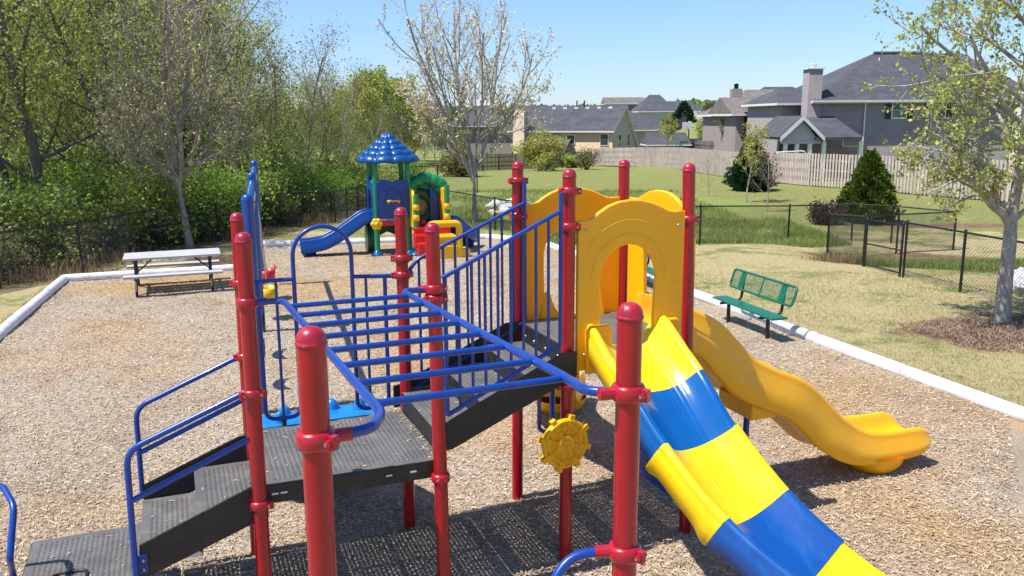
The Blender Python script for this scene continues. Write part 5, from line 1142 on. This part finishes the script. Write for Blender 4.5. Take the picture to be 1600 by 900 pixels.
# large grey house on the right
Y = 62.; Hs = house('grey_house', 'large grey two storey house with charcoal roof and chimney on the right', Y, 0)
xl, ze = hp(1276, 158, Y); xr = hp(1625, 158, Y)[0]; zr = hp(1375, 84, Y + 6)[1]; zb = float(terrain(xl, Y)) - .4
wall_box(Hs, xl, xr, Y, Y + 12, zb, ze, M['sid_grey'])
hip(Hs, xl, xr, Y, Y + 12, ze, zr, 6.6, M['roof_grey'], jx=3.2)
b = MB(); rxa = xl - .45 + 6.6; b.tube([(rxa + .1, Y + 6, zr + .05), (rxa + 3.6, Y + 6, zr + .05)], .13, 8); b.build('ridge_vent', M['roof_grey'], Hs)
x2 = hp(1221, 160, Y + 2)[0]; ze2 = hp(1221, 161, Y + 2)[1]
wall_box(Hs, x2, xl + .3, Y + 2, Y + 11, zb, ze2, M['sid_grey']); hip(Hs, x2, xl + 3, Y + 2, Y + 11, ze2, hp(1250, 138, Y + 6)[1], 1.5, M['roof_grey'], jx=0)
cx_, cz = hp(1275, 108, Y - .1); b = MB(); b.box((cx_, Y + .45, (cz + zb) / 2), (.95, 1.3, cz - zb)); ch = b.build('chimney', M['sid_grey'], Hs)
b = MB(); b.box((cx_, Y + .45, cz + .04), (1.2, 1.45, .08)); b.lathe([(.2, 0), (.2, .25), (.26, .26), (.26, .3), (0, .34)], (cx_, Y + .45, cz + .08), 10); b.build('chimney_cap', M['trim'], ch)
for x in (1405, 1466): q = hp(x, 172, Y); window(Hs, q[0], Y - .02, q[1], .95, 1.05, 'glassg', True)
for x in (1330, 1500): q = hp(x, 235, Y); window(Hs, q[0], Y - .02, q[1] + .3, 1.2, 1.3, 'glass')
q = hp(1352, 160, Y); b = MB(); b.tube([(q[0], Y - .08, ze - .1), (q[0], Y - .08, zb)], .06, 8); b.build('downspout', M['trim'], Hs)
b = MB(); b.box(((xl + xr) / 2, Y - .52, ze - .02), (xr - xl + .9, .13, .12)); b.build('gutter', M['trim'], Hs)
for x, y in ((1334, 143), (1374, 95)): q = hp(x, y, Y + (2 if y > 120 else 5)); b = MB(); b.tube([(q[0], Y + (2 if y > 120 else 5), q[1] - .7), (q[0], Y + (2 if y > 120 else 5), q[1] + .25)], .06, 8); b.build('vent_pipe', M['trim'], Hs)
# its gabled porch
Yp = Y - 3.6; gx0, gz0 = hp(1221, 212, Yp); gx1 = hp(1283, 212, Yp)[0]; ga = hp(1252, 181, Yp)[1]; gm_ = (gx0 + gx1) / 2
b = MB()
for s, xx in ((-1, gx0 - .15), (1, gx1 + .15)):
    b.add([(xx, Yp - .3, gz0 - .12), (gm_, Yp - .3, ga), (gm_, Y + 2.2, ga), (xx, Y + 2.2, gz0 - .12), (xx, Yp - .3, gz0 - .30), (gm_, Yp - .3, ga - .18), (gm_, Y + 2.2, ga - .18), (xx, Y + 2.2, gz0 - .30)], [(0, 1, 2, 3), (4, 7, 6, 5), (3, 2, 6, 7)] if s < 0 else [(0, 3, 2, 1), (4, 5, 6, 7)], 0)
    b.add([(xx, Yp - .3, gz0 - .12), (gm_, Yp - .3, ga), (gm_, Yp - .3, ga - .28), (xx, Yp - .3, gz0 - .40), (xx, Yp - .36, gz0 - .12), (gm_, Yp - .36, ga), (gm_, Yp - .36, ga - .28), (xx, Yp - .36, gz0 - .40)], [(4, 5, 6, 7), (0, 4, 7, 3), (1, 0, 3, 2), (0, 1, 5, 4), (3, 7, 6, 2)], 1)
po = b.build('porch_roof', [M['roof_grey'], M['trim']], Hs)
b = MB(); b.add([(gx0 + .1, Yp, gz0 - .35), (gx1 - .1, Yp, gz0 - .35), (gm_, Yp, ga - .25), (gx0 + .1, Yp + .1, gz0 - .35), (gx1 - .1, Yp + .1, gz0 - .35), (gm_, Yp + .1, ga - .25)], [(0, 1, 2), (5, 4, 3), (0, 3, 4, 1)]); b.box((gm_, Yp + .05, gz0 - .45), (gx1 - gx0, .16, .2)); b.build('porch_gable', M['sid_pale'], po)
px1 = hp(1345, 213, Yp)[0]; b = MB()
b.add([(gx1 - .4, Yp - .3, gz0 - .1), (px1, Yp - .3, gz0 - .1), (px1 - .6, Y - .02, gz0 + 1.25), (gx1 - 1.2, Y - .02, gz0 + 1.25), (gx1 - .4, Yp - .3, gz0 - .3), (px1, Yp - .3, gz0 - .3), (px1 - .6, Y - .02, gz0 + 1.0), (gx1 - 1.2, Y - .02, gz0 + 1.0)], [(0, 1, 2, 3), (4, 7, 6, 5), (0, 4, 5, 1), (1, 5, 6, 2)], 0); b.build('porch_roof', M['roof_grey'], Hs)
for x in (1227, 1245, 1265, 1287, 1344): q = hp(x, 230, Yp + .1)[0]; b = MB(); b.box((q, Yp + .1, (gz0 - .4 + zb) / 2), (.24, .24, gz0 - .4 - zb)); b.build('porch_column', M['trim'], Hs)
b = MB(); b.box((hp(1318, 230, Y)[0], Y - .05, zb + 1.5), (2.6, .06, 2.3)); b.box((hp(1258, 230, Y)[0], Y - .05, zb + 1.5), (2.0, .06, 2.2)); b.build('porch_glazing', M['glass'], Hs)
q0, q1 = hp(1198, 238, Yp - 1)[0], hp(1258, 238, Yp - 1)[0]; zq = hp(1230, 236, Yp - 1)[1]; b = MB(); b.tube([(q0, Yp - 1, zq - .35), (q0 + .3, Yp - 1, zq - .1), (q1, Yp - 1, zq), (q1 + .1, Yp - 1, zb)], .045, 6, .2); b.tube([(q1 - 1.2, Yp - 1, zq - .5), (q1, Yp - 1, zq - .4)], .035, 6); b.build('porch_handrail', M['trim'], Hs)
# beige house at the right edge
Y = 47.; Hs = house('beige_house', 'sunlit beige house wall cut off by the right edge', Y, 0); xa, zt = hp(1587, 148, Y); zb = float(terrain(xa, Y)) - .5
Hs.location = (xa, Y, 0); Hs.rotation_euler.z = R(-34)
wall_box(Hs, 0, 12, 0, 8, zb, zt, M['sid_beige']); hip(Hs, 0, 12, 0, 8, zt, zt + 1.6, 4, M['roof_grey'], ov=.2)
for y in (168, 236): window(Hs, .75, -.02, hp(1594, y, Y)[1], .8, 1.5, 'glassg')
# brown house
Y = 76.; Hs = house('brown_house', 'brown house with brown shingle hip roof left of the grey house', Y, 0); xa, ze = hp(1146, 179, Y); xb = hp(1238, 179, Y)[0]; zb = float(terrain(xa, Y)) - 1
wall_box(Hs, xa, xb + 3, Y, Y + 12, zb, ze, M['sid_brown']); hip(Hs, xa, xb + 4, Y, Y + 12, ze, hp(1190, 140, Y + 6)[1], 3.0, M['roof_brown'], jx=4.5)
xa2, za2 = hp(1141, 178, Y - 2.5); xb2 = hp(1163, 178, Y - 2.5)[0]
wall_box(Hs, xa2 + .5, xb2, Y - 2.5, Y + 5, zb, za2, M['sid_brown']); hip(Hs, xa2 + .5, xb2 + 3.5, Y - 2.5, Y + 6, za2, hp(1150, 152, Y + 1)[1], 0, M['roof_brown'], jx=3.0)
q = hp(1213, 135, Y + 7); hip(Hs, q[0] - 3, q[0] + 4, Y + 4, Y + 12, q[1] - 2.2, q[1], 2.6, M['roof_grey'])
b = MB(); q = hp(1150, 146, Y + 3); b.box((q[0], Y + 3, q[1] - .4), (.9, .9, 1.6)); ch = b.build('chimney', M['sid_brown'], Hs); b = MB(); b.lathe([(.2, 0), (.2, .35), (.3, .36), (0, .5)], (q[0], Y + 3, q[1] + .4), 8); b.build('chimney_cap', M['blackiron'], ch)
for x in (1160, 1176): q = hp(x, 205, Y); b = MB(); b.box((q[0], Y - .1, (ze + zb) / 2), (.22, .22, ze - zb)); b.build('corner_board', M['trim'], Hs)
# tan house, turned so that its gable end shows
Y = 104.; cx0, ze = hp(957, 203, Y); zb = float(terrain(cx0, Y)) - 2.5
Hs = thing('tan_house', 'tan two storey house with charcoal gable roof left of centre fence', 'house', (cx0, Y, 0), R(-25)); zr = hp(980, 164, Y + 4.5)[1]; LW = 11.5; zlo = ze - 2.4
wall_box(Hs, -LW, 0, 0, 9.6, zb, ze - 2.4, M['sid_tan']); wall_box(Hs, -LW, 0, 0.003, 5, ze - 2.4, ze, M['sid_tan'])
b = MB(); G_ = [(0, ze - .05), (4.6, zr - .22), (9.6, zlo), (9.6, zb), (0, zb)]; n_ = len(G_)
b.add([(.012, y, z) for y, z in G_] + [(-.3, y, z) for y, z in G_], [tuple(range(n_)), tuple(range(2 * n_ - 1, n_ - 1, -1))] + [(i_, i_ + n_, (i_ + 1) % n_ + n_, (i_ + 1) % n_) for i_ in range(n_)]); b.build('gable', M['sid_tan'], Hs)
b = MB(); a_, c_ = -LW - 3.4, .35
prf = [(-.45, ze - .12), (4.6, zr), (10.1, zlo - .15)]
for (y0, z0), (y1, z1) in zip(prf[:-1], prf[1:]):
    b.add([(a_, y0, z0), (c_, y0, z0), (c_, y1, z1), (a_, y1, z1)], [(0, 1, 2, 3)], 0); b.add([(a_, y0, z0 - .18), (c_, y0, z0 - .18), (c_, y1, z1 - .18), (a_, y1, z1 - .18)], [(3, 2, 1, 0)], 1)
    b.add([(c_, y0, z0), (c_, y0, z0 - .18), (c_, y1, z1 - .18), (c_, y1, z1)], [(0, 1, 2, 3)], 1)
b.add([(a_, -.45, ze - .12), (a_, -.45, ze - .30), (c_, -.45, ze - .30), (c_, -.45, ze - .12)], [(0, 1, 2, 3)], 1); b.build('roof', [M['roof_grey'], M['trim']], Hs)
for x, h_ in ((-5.3, 1.0), (-1.0, 1.3)): window(Hs, x, -.03, ze - 1.15, .95, h_)
for yy in (2.6, 6.2): window(Hs, .05, yy, ze - 1.3, .8, 1.4, axis='x')
b = MB(); b.box((-LW - .2, -.75, (ze + 2.6 + zb) / 2), (1.5, 1.1, ze + 2.6 - zb)); b.build('chimney', M['sid_beige'], Hs)
for k in range(6): b = MB(); b.box((-1.6 - 1.5 * k, 4.1, zr - .30), (.5, .4, .24)); b.build('roof_vent', M['trim'], Hs)
for x in (-6.2, -5.2): b = MB(); b.tube([(x, 4.4, zr - .6), (x, 4.4, zr + .6)], .09, 8); b.build('vent_pipe', M['blackiron'], Hs)
zp = ze - 2.6; b = MB()
b.add([(-9.2, -4, zp), (-4.6, -4, zp), (-5.2, -.02, zp + 1.6), (-9.2, -.02, zp + 1.6), (-9.2, -4, zp - .25), (-4.6, -4, zp - .25), (-5.2, -.02, zp + 1.3), (-9.2, -.02, zp + 1.3)], [(0, 1, 2, 3), (4, 7, 6, 5), (0, 4, 5, 1), (1, 5, 6, 2), (3, 7, 4, 0)]); b.build('porch_roof', M['roof_grey'], Hs)
for x in (-7.0, -4.9): b = MB(); b.box((x, -3.8, (zp + zb) / 2 - .2), (.3, .3, zp - zb)); b.build('porch_column', M['trim'], Hs)
# second wing behind the tan house
Y = 116.; Hs = house('tan_house', 'tan house with low charcoal hip roof behind the gabled tan house', Y, 0); xa, ze = hp(968, 203, Y); xb = hp(1050, 203, Y)[0]; zb = float(terrain(xa, Y)) - 3
wall_box(Hs, xa - 6, xb, Y, Y + 11, zb, ze, M['sid_tan']); hip(Hs, xa - 6, xb, Y, Y + 11, ze, hp(990, 166, Y + 5)[1], 3, M['roof_grey'], jx=7.0)
# hip-roofed house far back
Y = 178.; Hs = house('stone_house', 'pale stone house with tall charcoal hip roof in the far centre', Y, 0); xa, ze = hp(1000, 174, Y); xb = hp(1062, 174, Y)[0]; zb = float(terrain(xa, Y)) - 1
wall_box(Hs, xa, xb + 6, Y, Y + 12, zb, ze, M['sid_pale']); hip(Hs, xa, xb - 1, Y, Y + 12, ze, hp(1030, 148, Y + 6)[1], 3.2, M['roof_grey'], jx=2.6); hip(Hs, xb - 4, xb + 6, Y + 1, Y + 11, ze, hp(1070, 158, Y + 6)[1], 2, M['roof_grey'], jx=4)
Y = 205.; Hs = house('brown_house', 'long low house with plain brown roof in the far distance', Y, 0); xa, ze = hp(948, 162, Y); xb = hp(1000, 162, Y)[0]; zb = float(terrain(xa, Y)) - 1
wall_box(Hs, xa, xb, Y, Y + 9, zb, ze, M['sid_brown']); hip(Hs, xa, xb + 2, Y, Y + 9, ze, hp(970, 152, Y + 4)[1], 0, M['roof_brown'], jx=1)
Y = 128.; Hs = house('grey_roofed_house', 'house with grey roof half hidden behind the centre tree', Y, 0); xa, ze = hp(700, 197, Y); xb = hp(800, 197, Y)[0]; zb = float(terrain(xa, Y)) - 2
wall_box(Hs, xa, xb, Y, Y + 11, zb, ze, M['sid_brown']); hip(Hs, xa, xb, Y, Y + 11, ze, hp(750, 166, Y + 5)[1], 5, M['roof_grey'])
Y = 150.; Hs = house('grey_roofed_house', 'low grey roofed house beyond the wood left of the centre tree', Y, 0); xa, ze = hp(600, 168, Y); xb = hp(690, 168, Y)[0]; zb = float(terrain(xa, Y)) - 2
wall_box(Hs, xa, xb, Y, Y + 11, zb, ze, M['sid_brown']); hip(Hs, xa, xb, Y, Y + 11, ze, hp(640, 152, Y + 5)[1], 5, M['roof_grey'])
# shed, playhouse, car, chairs, hoop
Y = 98.; Hs = thing('garden_shed', 'garden shed with dark gable roof and glazed door behind the pale fence', 'shed'); xa, ze = hp(1013, 226, Y); xb = hp(1076, 226, Y)[0]; zb = float(terrain(xa, Y)) - .5
wall_box(Hs, xa, xb, Y, Y + 4, zb, ze, M['sid_brown']); hip(Hs, xa, xb, Y, Y + 4, ze, hp(1030, 207, Y + 2)[1], .3, M['roof_grey'], ov=.3); q = hp(1068, 232, Y); b = MB(); b.box((q[0], Y - .05, q[1] - .2), (.9, .06, 2.0)); b.build('door', M['glassg'], Hs)
Y = 86.; Hs = thing('playhouse', 'dark wooden play hut with pale brown roof by the brown house', 'playhouse'); xa, ze = hp(1115, 213, Y); xb = hp(1152, 213, Y)[0]; zb = float(terrain(xa, Y)) - .3
for x in (xa + .1, (xa + xb) / 2, xb - .1):
    for y in (Y, Y + 2.4): b = MB(); b.box((x, y, (ze + zb) / 2), (.2, .2, ze - zb)); b.build('post', M['fenceold'], Hs)
b = MB(); b.box(((xa + xb) / 2, Y + 1.2, zb + .7), (xb - xa - .3, 2.2, 1.0)); b.build('wall', M['fenceold'], Hs)
hip(Hs, xa, xb, Y, Y + 2.4, ze, hp(1130, 197, Y + 1)[1], 0, M['roof_brown'], ov=.3)
b = MB(); q = hp(1134, 201, Y - 1); b.lathe([(0, 0), (.3, .03), (.42, .1), (.40, .1), (.28, .05), (0, .02)], (q[0], Y - .9, q[1]), 14, axis=(-.3, -1, .2)); b.tube([(q[0], Y - .85, q[1]), (q[0], Y - .3, q[1] - .7)], .04, 6); dd = b.build('satellite_dish', M['blackiron'], Hs)
def car():
    q = dpt(1087, 231, 100); T = thing('parked_car', 'dark grey car parked on the grass behind the shed', 'car', q, R(-62)); pm = mat('dark_car_paint', (.03, .034, .042), .25, coat=.5)
    b = MB(); st = [(-2.2, .45, .62), (-2.15, .85, .86), (-1.2, .95, .88), (-.6, 1.45, .72), (.7, 1.48, .72), (1.5, .98, .88), (2.1, .85, .84), (2.25, .45, .7)]
    vs = []; fs = []
    for x, zt, hw in st: vs += [(x, -hw, .3), (x, -hw, zt * .62 + .1), (x, -hw * .86, zt), (x, hw * .86, zt), (x, hw, zt * .62 + .1), (x, hw, .3)]
    for i in range(len(st) - 1):
        for j in range(6): a_, b_ = i * 6 + j, i * 6 + (j + 1) % 6; fs.append((a_, b_, b_ + 6, a_ + 6))
    fs += [tuple(range(6)), tuple(range(len(vs) - 1, len(vs) - 7, -1))]; b.add(vs, fs); b.build('body', pm, T, bevel=.05)
    for s in (-1, 1):
        b = MB(); b.add([(-.95, s * .79, 1.0), (.95, s * .79, 1.0), (.6, s * .67, 1.38), (-.55, s * .67, 1.38)], [(0, 1, 2, 3) if s < 0 else (3, 2, 1, 0)]); b.build('side_window', M['glass'], T)
        for x in (-1.4, 1.4): b = MB(); b.lathe([(0, -.1), (.22, -.1), (.33, -.07), (.33, .07), (.22, .1), (0, .1)], (x, s * .78, .33), 16, axis=(0, 1, 0)); b.build('wheel', M['blackiron'], T)
        b = MB(); b.box((2.22, s * .55, .72), (.08, .3, .14)); b.build('headlight', M['trim'], T)
    b = MB(); b.add([(1.42, -.7, 1.02), (1.42, .7, 1.02), (.78, .58, 1.44), (.78, -.58, 1.44)], [(0, 1, 2, 3)]); b.build('windscreen', M['glass'], T)
car()
for k, (x, lab) in enumerate(((1073, 'left pale yellow garden chair far off beside the dark fence'), (1079.5, 'right pale yellow garden chair far off beside the dark fence'))):
    q = dpt(x, 193.5, 150); T = thing('garden_chair', lab, 'chair', q, R(20), 'two yellow garden chairs'); ym = M['tyel'] if k == 0 else M['tyel']
    b = MB(); b.box((0, 0, .42), (.62, .55, .06), rot=Matrix.Rotation(R(8), 3, 'X')); b.build('seat', mat_y if 'mat_y' in globals() else globals().setdefault('mat_y', mat('pale_yellow_chair', (.75, .60, .22), .5)), T)
    b = MB(); b.box((0, .30, .80), (.62, .06, .85), rot=Matrix.Rotation(R(-18), 3, 'X')); b.build('backrest', mat_y, T)
    for sx in (-1, 1): b = MB(); b.box((sx * .34, 0, .3), (.07, .6, .62)); b.build('side_frame', mat_y, T)
q = dpt(1076, 214, 104); T = thing('basketball_hoop', 'white basketball backboard on a pole behind the shed', 'basketball hoop', q)
b = MB(); b.tube([(0, 0, 0), (0, 0, 2.4), (-.3, -.5, 2.9)], .07, 8, .2); b.build('pole', M['blackiron'], T); b = MB(); b.box((-.3, -.5, 3.0), (1.2, .06, .8)); b.build('backboard', M['trim'], T); b = MB(); b.tube([(-.3 + .22 * math.cos(t), -.78 + .22 * math.sin(t), 2.75) for t in np.linspace(0, 6.2, 14)], .02, 5); b.build('hoop', M['tred'], T)
# far woodland on the valley sides: one mass of crowns
n = 16000; az_ = rng.uniform(-.62, .62, n); D = 300 + 1700 * rng.random(n) ** 1.2; X = az_ * D; Y = D; s = rng.uniform(2.6, 5.2, n) * (1 + D / 2500)
bm = bmesh.new(); bmesh.ops.create_icosphere(bm, subdivisions=1, radius=1); iv = np.array([v.co[:] for v in bm.verts]); fi = np.array([[v.index for v in f.verts] for f in bm.faces]); bm.free()
J = iv[None] * (1 + .28 * rng.normal(0, 1, (n, len(iv), 1))) * s[:, None, None] * np.array([.8, .8, .9]); J += np.stack([X, Y, terrain(X, Y) + s * .45], 1)[:, None]
fm_ = leaf('far_tree_crowns', (.05, .095, .02), (.09, .13, .035), .45, .03, .2)
stuff(fast_mesh('far_woodland', J.reshape(-1, 3), (np.arange(n)[:, None, None] * len(iv) + fi[None]).reshape(-1, 3), fm_), 'green wooded hills on the far side of the valley', 'woodland')
